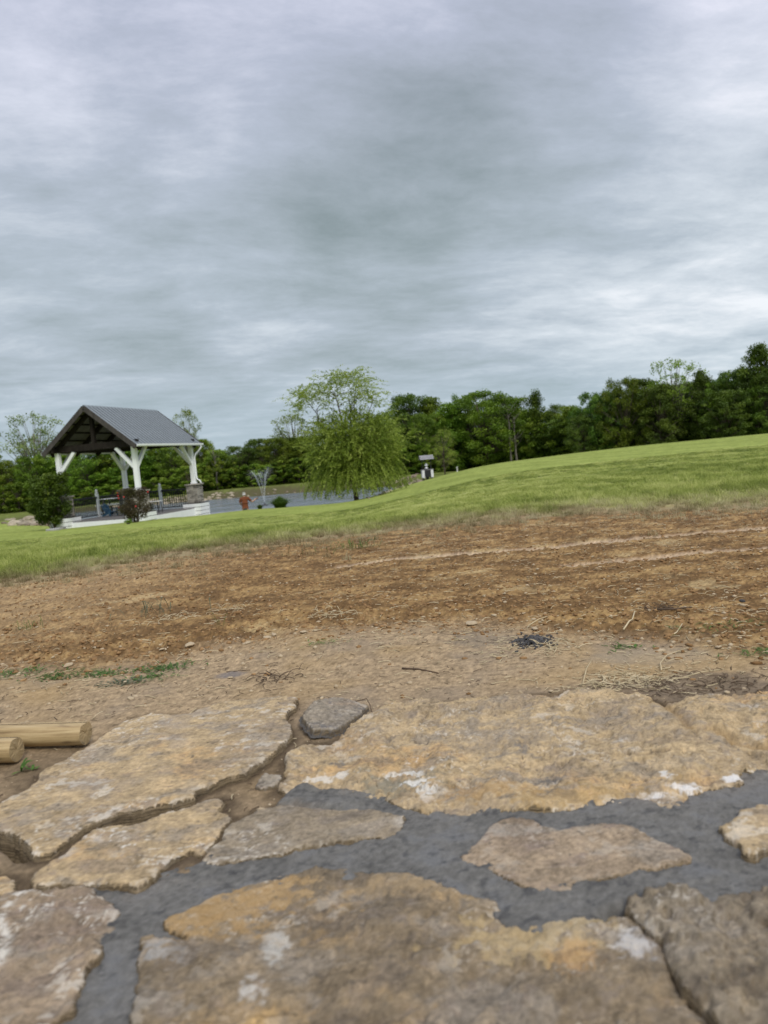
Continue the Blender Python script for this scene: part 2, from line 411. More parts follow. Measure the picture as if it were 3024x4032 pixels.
S['G'] = R6([(560, 1050), (582, 900), (602, 760), (600, 650), (618, 558), (700, 548), (800, 548), (825, 538), (720, 502), (708, 475), (740, 448), (800, 425), (890, 370), (920, 346), (1000, 325), (1100, 300), (1200, 275), (1300, 250), (1360, 240), (1500, 240), (1640, 244)]) + \
         R7([(130, 264), (160, 286), (220, 282), (280, 312), (400, 342), (480, 352), (530, 392), (572, 422), (600, 442), (700, 456), (740, 450), (800, 462), (870, 456), (930, 442), (990, 432), (1045, 436), (1090, 470), (1125, 512), (1195, 562), (1225, 640), (1280, 740), (1330, 795), (1390, 855), (1440, 910), (1500, 1050)])
S['H'] = R7([(1052, 425), (1060, 372), (1110, 365), (1150, 346), (1200, 346), (1260, 370), (1400, 362), (1500, 346), (1600, 345), (1720, 335), (1900, 350), (1950, 1050), (1545, 1050), (1446, 908), (1396, 851), (1336, 791), (1287, 738), (1232, 640), (1202, 560), (1130, 508), (1088, 462)])
S['I'] = R6([(-120, 410), (0, 380), (100, 366), (180, 358), (280, 350), (350, 338), (420, 350), (480, 390), (520, 430), (526, 462), (500, 502), (470, 542), (440, 562), (450, 602), (430, 640), (392, 662), (372, 702), (350, 760), (330, 832), (310, 885), (250, 902), (218, 925), (190, 1050), (-150, 1050)])
S['J'] = R6([(-60, 290), (0, 275), (50, 280), (70, 300), (62, 350), (30, 366), (-60, 378)])
W = {k: world_poly(v) for k, v in S.items()}
LOOSE_K = R4([(145, 382), (160, 345), (200, 300), (260, 270), (330, 252), (400, 250), (470, 262), (518, 270), (500, 295), (470, 320), (420, 360), (360, 398), (300, 420), (210, 430), (180, 410)])
WK = world_poly(LOOSE_K, .005)
MORTAR_PX = R6([(-200, 400), (0, 420), (150, 350), (190, 345), (300, 335), (360, 310), (420, 300), (560, 300), (700, 240), (850, 215), (900, 190), (1000, 150), (1200, 100)]) + \
            R4([(100, 905), (-20, 855), (30, 810), (100, 765), (180, 715), (215, 690), (330, 735), (600, 700), (900, 800), (1200, 830)]) + \
            R5([(300, 700), (700, 650), (1000, 700), (1150, 640), (1400, 600), (1520, 520), (1760, 520), (2100, 500), (2300, 1500)]) + \
            R7([(2100, 1100)]) + R6([(-300, 1100)])
WM = world_poly(MORTAR_PX)
GAP = world_poly(R3([(470, 715), (560, 675), (640, 655), (740, 640), (830, 622)]))
GAP2 = world_poly(R3([(-60, 745), (40, 765), (100, 800), (135, 835)]))
def dist_polyline(P, X, Y):
    d = np.full(np.shape(X), 1e9)
    for (ax, ay), (bx, by) in zip(P[:-1], P[1:]):
        ex, ey = bx - ax, by - ay
        t = np.clip(((X - ax) * ex + (Y - ay) * ey) / (ex * ex + ey * ey + 1e-12), 0, 1)
        d = np.minimum(d, np.hypot(X - ax - ex * t, Y - ay - ey * t))
    return d

# lines across the bare soil, in world coordinates
def line_y(px):
    P = np.array([hit(x, y, 0)[:2] for x, y in px]); return P[np.argsort(P[:, 0])]
L_GRASS = line_y([(-350, 2375), (0, 2305), (400, 2225), (850, 2150), (1200, 2110), (1512, 2078), (2000, 2035), (2500, 2012), (3024, 2000), (3400, 1985)])
L_SAND = line_y([(-300, 2690), (0, 2645), (350, 2620), (620, 2625), (800, 2560), (1100, 2520), (1500, 2478), (1900, 2470), (2300, 2490), (2700, 2530), (3024, 2560), (3500, 2600)])
TRACK1 = np.array([hit(x, y, 0)[:2] for x, y in [(1350, 2218), (1512, 2198), (1900, 2170), (2300, 2132), (2700, 2100), (3024, 2076), (3500, 2035)]])
TRACK2 = np.array([hit(x, y, 0)[:2] for x, y in [(2240, 2222), (2450, 2207), (2700, 2187), (3024, 2154), (3400, 2120)]])
TRACK3 = np.array([hit(x, y, 0)[:2] for x, y in [(850, 2278), (1000, 2262), (1250, 2245), (1500, 2215)]])
def grass_edge(X): return np.interp(X, L_GRASS[:, 0], L_GRASS[:, 1])

def soil(X, Y):
    """height detail and colour of the bare soil"""
    wob = fbm(X * 3, Y * 3, 3, 11)
    sand = 1 - sstep(-.10, .12, Y - np.interp(X, L_SAND[:, 0], L_SAND[:, 1]) + .12 * wob)     # 1 = sandy beige, near
    patio_d = np.full(X.shape, -9.0)
    near = (Y < 2.6) & (np.abs(X) < 1.6)
    xs, ys = X[near], Y[near]
    un = np.full(xs.shape, -9.0)
    for k, P in W.items(): un = np.maximum(un, sdf_poly(P, xs, ys))
    patio_d[near] = un
    mort = np.full(X.shape, -9.0); mort[near] = sdf_poly(WM, xs, ys)
    r = np.hypot(X, Y)
    clod_zone = (1 - sand) * (0.55 + 0.45 * sstep(-.3, .5, fbm(X * 1.7, Y * 1.1, 3, 23)))
    ridge_line = np.exp(-((Y - np.interp(X, L_SAND[:, 0], L_SAND[:, 1]) - .16) / .16) ** 2)
    track = np.minimum(dist_polyline(TRACK1, X, Y), dist_polyline(TRACK2, X, Y) + .01)
    tmask = 1 - sstep(.036, .050, track + .006 * fbm(X * 9, Y * 9, 2, 3))
    pale_n = fbm(X * 2.6 + 5, Y * 3.2, 5, 31, .6)
    pale = sstep(.3, .6, pale_n) * .8 * (1 - sand)
    d1, d2, rv = worley(X * 42, Y * 42, 3); dome1 = np.clip(.75 - d1, 0, 1) * (.3 + rv)
    e1, e2, ew = worley(X * 90 + 3, Y * 90, 9); dome2 = np.clip(.75 - e1, 0, 1) * (.3 + ew)
    h = .012 * fbm(X * 2.1, Y * 2.1, 4, 41)
    h += (1 - tmask) * clod_zone * (1 - .75 * pale) * (.009 * dome1 * (1 + 1.6 * ridge_line) + .006 * dome2 + .010 * fbm(X * 22, Y * 26, 5, 51, .6))
    h += sand * (.0024 * fbm(X * 28, Y * 40, 5, 61, .65) + .0010 * dome2 + .0016 * fbm(X * 9 + Y * 2, Y * 30, 2, 65) )
    h += ridge_line * .007
    h -= .006 * tmask
    # the bed of the flagstones
    bed = 1 - sstep(1.25, 1.75, Y + .1 * wob)
    h = h * (1 - .85 * bed) - .0045 * bed
    h -= .026 * sstep(-.002, .012, patio_d)
    h -= .05 * sstep(.01, .04, mort)
    h[near] -= .050 * (1 - sstep(.006, .018, np.minimum(dist_polyline(GAP, xs, ys), dist_polyline(GAP2, xs, ys))))
    # colour (soil pigments, plus shade painted in at the stones and logs)
    n1 = fbm(X * 5, Y * 9, 5, 81); n2 = fbm(X * 30, Y * 45, 4, 91, .65); n3 = fbm(X * 110, Y * 130, 3, 95, .7)
    def C(r_, g_, b_): return np.array([r_, g_, b_])
    brown = C(.310, .187, .076); dk = C(.135, .078, .033); beige = C(.365, .265, .155); ochre = C(.400, .268, .115); greyb = C(.27, .215, .155)
    k = sstep(-.45, .5, n1 * .7 + n2 * .55)[:, None]
    cb = dk * (1 - k) + brown * k
    k = sstep(-.05, .7, n1 + .6 * n2)[:, None] * .6
    cb = cb * (1 - k) + ochre * k
    cb = cb * (1 - pale[:, None] * .75) + C(.47, .345, .17) * pale[:, None] * .75
    cb = cb * (1 - tmask[:, None] * .72) + C(.54, .40, .26) * tmask[:, None] * .72
    cs = beige * (1 + .45 * n2[:, None] + .50 * n3[:, None])
    k = sstep(0, .6, fbm(X * 3.1, Y * 3.1, 3, 99))[:, None] * .5
    cs = cs * (1 - k) + ochre * k
    k = sstep(.0, .5, fbm(X * 4.2, Y * 4.2, 4, 105))[:, None] * .45
    cs = cs * (1 - k) + greyb * k
    c = cb * (1 - sand[:, None]) + cs * sand[:, None]
    k = np.clip(np.exp(-np.abs(patio_d) / .012) * .75 + .55 * np.exp(-np.abs(patio_d) / .05) * sstep(1.30, 1.15, Y) , 0, .85)[:, None] * (patio_d > -1)[:, None]; c = c * (1 - k) + C(.085, .060, .037) * k  # crevice shade along and between the flagstones, painted into the soil
    q = hit(150, 2960, 0); k = (.5 * np.exp(-(((X - q[0]) / .22) ** 2 + ((Y - q[1] + .06) / .09) ** 2)))[:, None]; c = c * (1 - k) + C(.12, .085, .05) * k  # soil round the logs darkened, shade put into the colour
    c = c * .95
    # lighter tan stretch to the left, pale ochre patches to the right
    k = (sstep(-.55, -1.5, X) * sstep(1.6, 2.4, Y) * .45)[:, None]; c = c * (1 - k) + C(.44, .31, .165) * k
    c = c * (1 + .55 * n3[:, None] * (1 - sand[:, None]) )
    # spilt cement dust and a patch of dark mortar crumbs
    for (px, py, rx, ry, col, a) in [(2100, 2530, .045, .05, C(.055, .055, .062), .95), (2560, 2580, .12, .08, C(.33, .29, .22), .3), (1900, 2520, .1, .08, C(.20, .17, .13), .5),
                                     (910, 2645, .035, .03, C(.16, .15, .15), .7), (2800, 2690, .14, .10, C(.17, .13, .09), .75), (2500, 2700, .10, .06, C(.2, .15, .1), .7)]:
        q = hit(px, py, 0); d = np.hypot((X - q[0]) / rx, (Y - q[1]) / ry) + .5 * n1 + .25 * n2
        k = ((1 - sstep(.5, 1.15, d)) * a)[:, None]; c = c * (1 - k) + col * k
    return h, np.clip(c, .01, .9), sand, clod_zone, ridge_line, tmask

def lawn_tone(X, Y):
    n1 = fbm(X * .35, Y * .12, 4, 201); n2 = fbm(X * 2.2, Y * 1.2, 5, 211, .62); n3 = fbm(X * 14, Y * 6, 4, 221, .7)
    u = X / (Y + 3)
    # mowing passes run away from the camera and curve to the right
    xc = X - .0045 * (Y - 30) ** 2 * sstep(30, 0, Y); stripe = np.tanh(2.2 * np.sin((xc * .92 + Y * .16) * 2 * pi / 2.6 + .3 * n1)) * sstep(7, 18, Y) * sstep(-4, 6, X - .05 * Y)
    d1 = np.abs(u - (.175 + .25 * sstep(60, 6, Y) * .35)); line = np.exp(-(d1 / .006) ** 2) + .8 * np.exp(-((u - .12 - .02 * sstep(40, 8, Y)) / .005) ** 2)
    n2 = n2 + .35 * line * sstep(8, 20, Y)
    stripe2 = np.sin((X * .35 + Y) * .55 + n1) * sstep(7, 16, Y)
    return np.clip(.50 + .32 * n1 + .55 * n2 + .5 * n3 + .15 * stripe + .05 * stripe2, 0, 1), n1, n2, n3
def lawn_colour(X, Y):
    ge = grass_edge(X); d = Y - ge; k, n1, n2, n3 = lawn_tone(X, Y); k = k[:, None]
    a = np.array([.165, .200, .036]); b = np.array([.300, .345, .080])
    c = a * (1 - k) + b * k
    dry = (1 - sstep(.2, 1.7, d + .8 * n2))[:, None]
    soilc = np.array([.27, .19, .10]); straw = np.array([.30, .25, .13])
    q = sstep(-.3, .4, n3)[:, None]; dc = soilc * (1 - q) + straw * q
    c = c * (1 - dry) + dc * dry
    # bare banks near the water
    sd = -sdf_poly(POND, X, Y); bank = (1 - sstep(.8, 2.4, sd + .8 * n2)) * (Y > 60)
    farb = sstep(64, 76, Y)
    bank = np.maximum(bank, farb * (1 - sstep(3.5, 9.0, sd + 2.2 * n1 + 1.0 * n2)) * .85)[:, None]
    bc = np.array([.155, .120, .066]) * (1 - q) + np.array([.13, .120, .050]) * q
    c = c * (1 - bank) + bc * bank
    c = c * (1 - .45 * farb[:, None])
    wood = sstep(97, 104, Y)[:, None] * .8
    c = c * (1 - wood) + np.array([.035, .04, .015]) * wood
    return c, dry[:, 0]

def build_ground():
    side = 36 + 40 * np.linspace(0, 1, 62)[1:] ** 1.25
    th = np.concatenate([np.arange(-180, -79, 4.0), -side[::-1], np.linspace(-36, 36, 560), side, np.arange(80, 181, 4.0)])
    th = np.radians(th)
    rs = [0.20]
    while rs[-1] < 900:
        r = rs[-1]
        dr = .010 if r < .85 else max(.004, min(r * r / (333.0 if r < 1.8 else 450.0), r * .018))
        if r > 150: dr = r * .12
        rs.append(r + dr)
    rs = np.array(rs); nr, nt = len(rs), len(th)
    Rg, Tg = np.meshgrid(rs, th, indexing='ij')
    X = (Rg * np.sin(Tg)).ravel(); Y = (Rg * np.cos(Tg)).ravel()
    Z = terrain(X, Y)
    near = (np.hypot(X, Y) < 9) & (Y > -.5)
    colr, dry = lawn_colour(X, Y)
    h, cs, *_ = soil(X[near], Y[near])
    ge = grass_edge(X[near]) + .22 * fbm(X[near] * 1.6, Y[near] * 1.2, 4, 301) + .06 * fbm(X[near] * 9, Y[near] * 9, 3, 303)
    k = sstep(-.12, .22, Y[near] - ge)
    Z[near] += h * (1 - k) + k * .004 * fbm(X[near] * 12, Y[near] * 12, 3, 7)
    colr[near] = cs * (1 - k[:, None]) + colr[near] * k[:, None]
    isdirt = np.zeros(X.shape, bool); isdirt[near] = Y[near] < ge
    isdirt |= (Y <= 0) & (np.hypot(X, Y) < 3)
    idx = np.arange(nr * nt).reshape(nr, nt)
    a = idx[:-1, :-1]; b = idx[1:, :-1]; c = idx[1:, 1:]; d = idx[:-1, 1:]
    Q = np.stack([a, d, c, b], -1).reshape(-1, 4)
    fd = isdirt[Q].sum(1) >= 2; far = (Y[Q[:, 0]] > 70) & (~fd)
    V = np.stack([X, Y, Z], -1)
    def sub(name, mask, mat):
        q = Q[mask]; used, inv = np.unique(q.ravel(), return_inverse=True)
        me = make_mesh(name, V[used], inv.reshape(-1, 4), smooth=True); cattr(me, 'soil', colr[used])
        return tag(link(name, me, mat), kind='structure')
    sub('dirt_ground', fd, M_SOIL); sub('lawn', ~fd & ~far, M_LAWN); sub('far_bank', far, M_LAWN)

def attr_mat(name, rough, sc1, sc2, bstr, bdist, var=.35, spec=.3, strata=False):
    def f(N, b, out):
        a = N.node('ShaderNodeAttribute', attribute_name='soil'); g = N.node('ShaderNodeNewGeometry')
        n = N.noise(g.outputs['Position'], sc1, 5, .7); n2 = N.noise(g.outputs['Position'], sc2, 4, .65)
        k = N.math('ADD', 1 - var, N.math('MULTIPLY', N.math('ADD', n, n2), var))
        cb = N.node('ShaderNodeCombineColor'); [N.link(k, cb.inputs[i]) for i in range(3)]
        col = N.mix(1.0, a.outputs['Color'], cb.outputs[0], 'MULTIPLY')
        if strata:      # broken edges show the layers of the rock, darkened with painted crevice shade
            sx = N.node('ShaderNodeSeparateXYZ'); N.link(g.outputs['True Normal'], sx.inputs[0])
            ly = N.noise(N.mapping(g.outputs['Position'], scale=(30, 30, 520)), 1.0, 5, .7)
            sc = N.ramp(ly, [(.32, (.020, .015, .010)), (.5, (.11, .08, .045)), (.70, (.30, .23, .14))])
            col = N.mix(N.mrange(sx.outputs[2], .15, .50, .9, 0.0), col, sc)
        N.link(col, b.inputs['Base Color'])
        b.inputs['Roughness'].default_value = rough; b.inputs['Specular IOR Level'].default_value = spec
        bump(N, b, N.math('ADD', n, N.math('MULTIPLY', n2, .6)), bstr, bdist)
    return material(name, f)
M_SOIL = attr_mat('soil_material', .95, 420, 130, .9, .003, .75, .1)
M_LAWN = attr_mat('lawn_material', .9, 9, 30, .6, .03, .5, .1)
build_ground()

# ------------------------------------------------------------------ pond
def _water(N, b, out):
    g = N.node('ShaderNodeNewGeometry'); p = N.mapping(g.outputs['Position'], scale=(1.0, .55, 1))
    n = N.noise(p, 2.2, 4, .6, .4); n2 = N.noise(p, .35, 3, .5)
    b.inputs['Base Color'].default_value = (.15, .175, .185, 1); N.link(N.mrange(N.noise(N.mapping(g.outputs['Position'], scale=(.5, 1.2, 1)), .5, 4, .6), .35, .65, .08, .32), b.inputs['Roughness'])
    b.inputs['IOR'].default_value = 1.33; b.inputs['Specular IOR Level'].default_value = .6
    bump(N, b, N.math('MULTIPLY', n, N.mrange(N.noise(N.mapping(g.outputs['Position'], scale=(.10, .45, 1)), 1.0, 4, .6), .42, .60, .06, 1.0)), 1.0, .55)
M_WATER = material('pond_water', _water)
wm = bpy.data.meshes.new('pond'); wm.from_pydata([(-95, 38.5, WATER_Z), (8, 38.5, WATER_Z), (8, 89, WATER_Z), (-95, 89, WATER_Z)], [], [(0, 1, 2, 3)])
tag(link('pond', wm, M_WATER), kind='structure')

# ================================================================== PATIO
M_STONE = attr_mat('flagstone_material', .92, 1300, 520, .6, .0010, .80, .15, True)
M_MORTAR = attr_mat('mortar_material', .95, 420, 1200, .8, .0016, .8, .15)
PAL = {  # main, second, dark, stain
    'tan':   [(.385, .285, .160), (.300, .228, .142), (.180, .142, .102), (.42, .260, .110)],
    'grey':  [(.250, .200, .135), (.190, .152, .105), (.15, .125, .10), (.33, .23, .12)],
    'brown': [(.205, .155, .096), (.150, .118, .080), (.15, .12, .09), (.42, .27, .11)],
    'rosy':  [(.285, .215, .140), (.215, .162, .112), (.17, .13, .10), (.40, .30, .17)],
    'slate': [(.245, .205, .150), (.165, .140, .112), (.085, .08, .075), (.30, .22, .14)],
    'moss':  [(.220, .178, .122), (.150, .120, .084), (.095, .075, .055), (.33, .24, .12)],
}
def stone_fn(P, x, y, ztop, relief, seed, edge):
    sd = sdf_poly(P, x, y)
    sd = sd + .0050 * fbm(x * 38, y * 38, 4, seed + 9, .6) + .0016 * fbm(x * 220, y * 220, 2, seed + 19)
    a = radians(seed * 37 % 180); xr = x * cos(a) + y * sin(a); yr = -x * sin(a) + y * cos(a)
    h = relief * (.9 * fbm(xr * 5, yr * 8, 5, seed, .55) + .3 * fbm(xr * 16, yr * 30, 4, seed + 3))
    lay = relief * (.75 * fbm(xr * 6 + 3, yr * 10, 6, seed + 7, .62) + .35 * pn(xr * 3, yr * 4, seed + 8))
    st = max(.0013, relief * .20); q = lay / st; fr = q - np.floor(q)
    h = h * .30 + (np.floor(q) + sstep(.80, 1.0, fr)) * st * .95           # split layers of the rock
    fd1, fd2, frv = worley(xr * 16 + .35 * pn(x * 20, y * 20, 2), yr * 24, seed + 15); h = h + relief * .12 * (frv - .5) * sstep(.0, .10, fd2 - fd1)
    cr = ridged(xr * 9, yr * 13, 4, seed + 31)
    h = h - relief * .22 * sstep(.62, .9, cr)
    h = h + .00030 * fbm(x * 75, y * 95, 4, seed + 41, .8) + .0005 * fbm(x * 300, y * 300, 2, seed + 47)
    pit = sstep(.42, .6, fbm(x * 40, y * 50, 4, seed + 53, .6)); h = h - relief * .10 * pit
    e = np.clip((edge - sd) / edge, 0, 1); h = h - (e ** 3) * edge * .22
    return sd, ztop + h, cr
def build_stone(P, ztop, relief, seed, pal, thick=.04, edge=.012, g=.0023, white=1.0, tilt=(0, 0), extra=None, clip=True):
    x0, y0 = P.min(0) - .01; x1, y1 = P.max(0) + .01
    if clip: x0 = max(x0, -1.1); x1 = min(x1, 1.1); y0 = max(y0, .36)
    xs = np.arange(x0, x1, g); ys = np.arange(y0, y1, g)
    X, Y = np.meshgrid(xs, ys, indexing='ij'); sh = X.shape; x = X.ravel(); y = Y.ravel()
    sd, z, cr = stone_fn(P, x, y, ztop, relief, seed, edge)
    cx, cy = P.mean(0); z = z + (x - cx) * tilt[0] + (y - cy) * tilt[1]
    top = z.copy()
    z = z - thick * sstep(0, 1, np.maximum(-sd, 0) / (.0045 + .0040 * np.abs(pn(x * 30, y * 30, seed + 5))))
    pa = [np.array(c) for c in PAL[pal]]
    n1 = fbm(x * 7, y * 10, 5, seed + 61, .6); n2 = fbm(x * 30, y * 38, 5, seed + 67, .68); n3 = fbm(x * 150, y * 170, 3, seed + 71, .75); n4 = fbm(x * 4 + 3, y * 5, 4, seed + 75)
    def mx(c, d, k): k = np.clip(k, 0, 1)[:, None]; return c * (1 - k) + np.array(d) * k
    c = np.tile(pa[0], (len(x), 1)); c = mx(c, pa[1], sstep(-.15, .55, n1 + .35 * n2)); c = mx(c, pa[3], .75 * sstep(.12, .6, n4 + .3 * n2))
    n5 = fbm(x * 11 + 9, y * 15, 5, seed + 77, .62); c = mx(c, (.235, .20, .155), .62 * sstep(.10, .42, n5)); c = mx(c, pa[2], .55 * sstep(.12, .4, -n5 - .12)); c = mx(c, pa[0] * 1.22, .55 * sstep(.15, .4, fbm(x * 9, y * 13 + 5, 5, seed + 79, .6)))
    c = mx(c, pa[2], .8 * sstep(.35, .75, n2 + .35 * n1)); c = mx(c, pa[2], .7 * sstep(.7, .95, cr))
    c = c * (1 + .42 * n3 + .40 * n2)[:, None]
    chip = sstep(.16, .36, fbm(x * 26, y * 34, 4, seed + 83, .65) * (1.0 + .7 * np.exp(-np.maximum(sd, 0) / .012))
                 - .07 + .08 * np.exp(-np.maximum(sd, 0) / .005) + .16 * n3) * (sd > -.002) * sstep(-.05, .35, fbm(x * 6, y * 8, 3, seed + 87) + .28 * np.exp(-np.maximum(sd, 0) / .02)) * white
    vein = (1 - sstep(.015, .085, np.abs(fbm(x * 17, y * 24, 5, seed + 84, .62)))) * sstep(.05, .45, fbm(x * 7, y * 9, 3, seed + 88) + .30 * np.exp(-np.maximum(sd, 0) / .02)) * sstep(-.25, .25, n3) * (sd > -.002) * white
    c = mx(c, (.62, .57, .48), np.maximum(chip * .45, vein * .85))
    crk = 1 - sstep(.0, .02, np.abs(fbm(x * 10 + 7, y * 14, 5, seed + 89, .6)));  crk = crk * sstep(.1, .4, fbm(x * 6, y * 6 + 3, 2, seed + 90)); z = z - .0016 * crk; c = mx(c, pa[2] * .55, crk * .6)
    c = mx(c, (.10, .085, .065), .75 * sstep(.45, .62, fbm(x * 85, y * 110, 3, seed + 93)))
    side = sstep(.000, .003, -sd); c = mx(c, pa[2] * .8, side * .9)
    if extra is not None: c, z = extra(x, y, c, z, sd, n1, n2)
    idx = np.arange(len(x)).reshape(sh)
    Q = np.stack([idx[:-1, :-1], idx[1:, :-1], idx[1:, 1:], idx[:-1, 1:]], -1).reshape(-1, 4)
    keep = (sd[Q] > -.0075).any(1); Q = Q[keep]; used, inv = np.unique(Q.ravel(), return_inverse=True)
    V = np.stack([x, y, z], -1)[used]
    me = make_mesh('flagstone', V, inv.reshape(-1, 4), smooth=True); cattr(me, 'soil', np.clip(c[used], .01, .9)); return me

# mortar bed: the parent of the patio's flagstones
def build_mortar():
    g = .0032; x0, y0 = WM.min(0); x1, y1 = WM.max(0); x0 = max(x0, -.85); x1 = min(x1, 1.05); y0 = max(y0, .36)
    X, Y = np.meshgrid(np.arange(x0, x1, g), np.arange(y0, y1 + .01, g), indexing='ij'); sh = X.shape; x = X.ravel(); y = Y.ravel()
    sd = sdf_poly(WM, x, y) + .006 * fbm(x * 30, y * 30, 4, 401) + .002 * fbm(x * 150, y * 150, 3, 405)
    un = np.full(x.shape, -9.0)
    for k in W: un = np.maximum(un, sdf_poly(W[k], x, y))
    out = np.exp(-np.abs(np.minimum(un, 0)) / .012)            # beside a stone
    z = -.0045 + .0030 * fbm(x * 9, y * 9, 3, 411) + .0016 * fbm(x * 60, y * 60, 4, 415, .65) + .0008 * fbm(x * 260, y * 260, 2, 417)
    z = z + .0035 * out * (pn(x * 18, y * 18, 421) + .25)
    # the smear of mortar pulled up over the edge of the large stone
    sm = world_poly(R4([(-10, 850), (30, 800), (110, 750), (215, 690), (230, 720), (190, 790), (330, 800), (560, 850), (300, 900), (80, 880)]))
    k = sstep(-.012, .012, sdf_poly(sm, x, y)); z = z + .0105 * k
    d1, d2, rv = worley(x * 130, y * 130, 423); crumb = np.clip(.5 - d1, 0, 1) * (rv > .62); z = z + .004 * crumb * sstep(-.3, .3, pn(x * 10, y * 10, 5))
    z = z - .03 * sstep(0, .008, -sd) - .03 * sstep(.012, .03, un)
    ck = np.array([hit(a, b_, 0)[:2] for a, b_ in R7([(1120, 490), (1195, 560), (1230, 640), (1290, 745), (1340, 800), (1400, 860), (1500, 1060)])]); z = z - .02 * sstep(.05, .03, dist_polyline(ck, x, y))
    n = fbm(x * 12, y * 14, 5, 431, .6); n2 = fbm(x * 110, y * 120, 4, 433, .7)
    base = np.array([.146, .139, .124]); c = np.tile(base, (len(x), 1)) * (1 + .35 * n + .38 * n2)[:, None]
    kk = (sstep(.05, .5, n) * .5)[:, None]; c = c * (1 - kk) + np.array([.145, .148, .15]) * kk
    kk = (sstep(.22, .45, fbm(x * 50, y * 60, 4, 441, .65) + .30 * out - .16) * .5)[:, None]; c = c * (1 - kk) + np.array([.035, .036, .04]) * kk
    kk = (np.exp(-np.abs(sd) / .02) * .55 * sstep(-.2, .3, n))[:, None]; c = c * (1 - kk) + np.array([.27, .21, .14]) * kk
    idx = np.arange(len(x)).reshape(sh); Q = np.stack([idx[:-1, :-1], idx[1:, :-1], idx[1:, 1:], idx[:-1, 1:]], -1).reshape(-1, 4)
    keep = (sd[Q] > -.012).any(1) & (un[Q] < .03).any(1); Q = Q[keep]; used, inv = np.unique(Q.ravel(), return_inverse=True)
    me = make_mesh('mortar', np.stack([x, y, z], -1)[used], inv.reshape(-1, 4), smooth=True); cattr(me, 'soil', np.clip(c[used], .01, .9))
    return me
patio = tag(empty('patio', (0, 0, 0)), kind='structure')
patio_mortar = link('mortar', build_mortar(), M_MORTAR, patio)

def ex_A(x, y, c, z, sd, n1, n2):
    k = sstep(.15, .5, fbm(x * 9, y * 9, 3, 777)) * .35; c = c * (1 - k[:, None]) + np.array([.30, .25, .20]) * k[:, None]
    return c, z
def ex_D(x, y, c, z, sd, n1, n2):
    rag = fbm(x * 70, y * 85, 4, 991, .7)
    def blob(px, py, rx, ry, col, a, dz=0.0):
        nonlocal c, z
        q = hit(px, py, 0); d = np.hypot((x - q[0]) / rx, (y - q[1]) / ry) + .5 * n1 + .7 * n2 + .75 * rag
        k = (1 - sstep(.45, .9, d)) * a * .8; c = c * (1 - k[:, None]) + np.array(col) * k[:, None]; z = z + dz * k
    blob(1560, 3080, .075, .045, (.20, .185, .135), .85, -.006)
    blob(1940, 2890, .10, .07, (.27, .225, .17), .55)
    blob(1680, 3110, .020, .030, (.66, .64, .58), .9); blob(1590, 3035, .045, .010, (.66, .64, .58), .85); blob(1290, 3050, .035, .014, (.64, .6, .52), .8)
    blob(1650, 3075, .03, .008, (.7, .68, .62), .8)
    blob(2180, 3060, .035, .014, (.075, .078, .08), .8); blob(2190, 3120, .035, .018, (.085, .085, .085), .85); blob(2000, 3150, .02, .01, (.08, .08, .08), .8)
    blob(2060, 2940, .010, .016, (.12, .12, .12), .7); blob(1330, 3005, .014, .010, (.10, .10, .10), .8)
    blob(2700, 3105, .03, .012, (.72, .7, .66), .9); blob(2590, 3130, .03, .010, (.72, .7, .66), .8); blob(2890, 3060, .02, .010, (.74, .72, .68), .9); blob(2620, 3055, .008, .012, (.7, .68, .62), .8)
    blob(1900, 3120, .09, .03, (.38, .235, .095), .6); blob(2300, 3130, .12, .03, (.40, .26, .10), .55)
    # raised ridge and the fold towards the right-hand slab
    q = np.array([hit(a, b, 0)[:2] for a, b in R5([(1000, 150), (1080, 200), (1180, 290), (1200, 330), (1330, 325), (1420, 350), (1480, 390), (1640, 395), (1800, 400)])])
    dl = dist_polyline(q, x, y) + .006 * n1; z = z - .010 * np.exp(-(dl / .010) ** 2); k = np.exp(-(dl / .012) ** 2) * .6
    c = c * (1 - k[:, None]) + np.array([.26, .17, .075]) * k[:, None]
    q = np.array([hit(a, b, 0)[:2] for a, b in R5([(820, 460), (870, 478), (950, 482), (1000, 465), (1050, 485), (1090, 478)])])
    dl = dist_polyline(q, x, y); z = z - .006 * np.exp(-(dl / .003) ** 2); k = np.exp(-(dl / .003) ** 2) * .7; c = c * (1 - k[:, None]) + np.array([.12, .09, .06]) * k[:, None]
    return c, z
def ex_G(x, y, c, z, sd, n1, n2):
    rag = fbm(x * 60, y * 75, 4, 993, .7)
    def blob(px, py, rx, ry, col, a, dz=0.0):
        nonlocal c, z
        q = hit(px, py, 0); d = np.hypot((x - q[0]) / rx, (y - q[1]) / ry) + .6 * n1 + .9 * n2 + .8 * rag
        k = (1 - sstep(.40, 1.05, d)) * a * .62; c = c * (1 - k[:, None]) + np.array(col) * k[:, None]; z = z + dz * k
    blob(900, 3560, .11, .05, (.42, .265, .105), .85); blob(2100, 3680, .07, .035, (.47, .35, .175), .85, -.004); blob(1500, 3480, .10, .03, (.40, .29, .16), .6)
    blob(1020, 3880, .012, .022, (.60, .58, .53), .9); blob(1090, 3700, .010, .04, (.58, .56, .50), .8); blob(2520, 3720, .022, .018, (.60, .58, .55), .85, .003)
    blob(620, 3760, .022, .014, (.42, .42, .40), .7); blob(830, 3740, .04, .015, (.12, .10, .08), .7); blob(2270, 3770, .02, .02, (.45, .26, .10), .7)
    q = np.array([hit(a, b, 0)[:2] for a, b in R7([(150, 500), (230, 430), (330, 410), (420, 460), (540, 520)])])
    dl = dist_polyline(q, x, y) + .004 * n1; z = z + .004 * sstep(.02, 0, dl) - .005 * np.exp(-(dl / .006) ** 2)
    return c, z
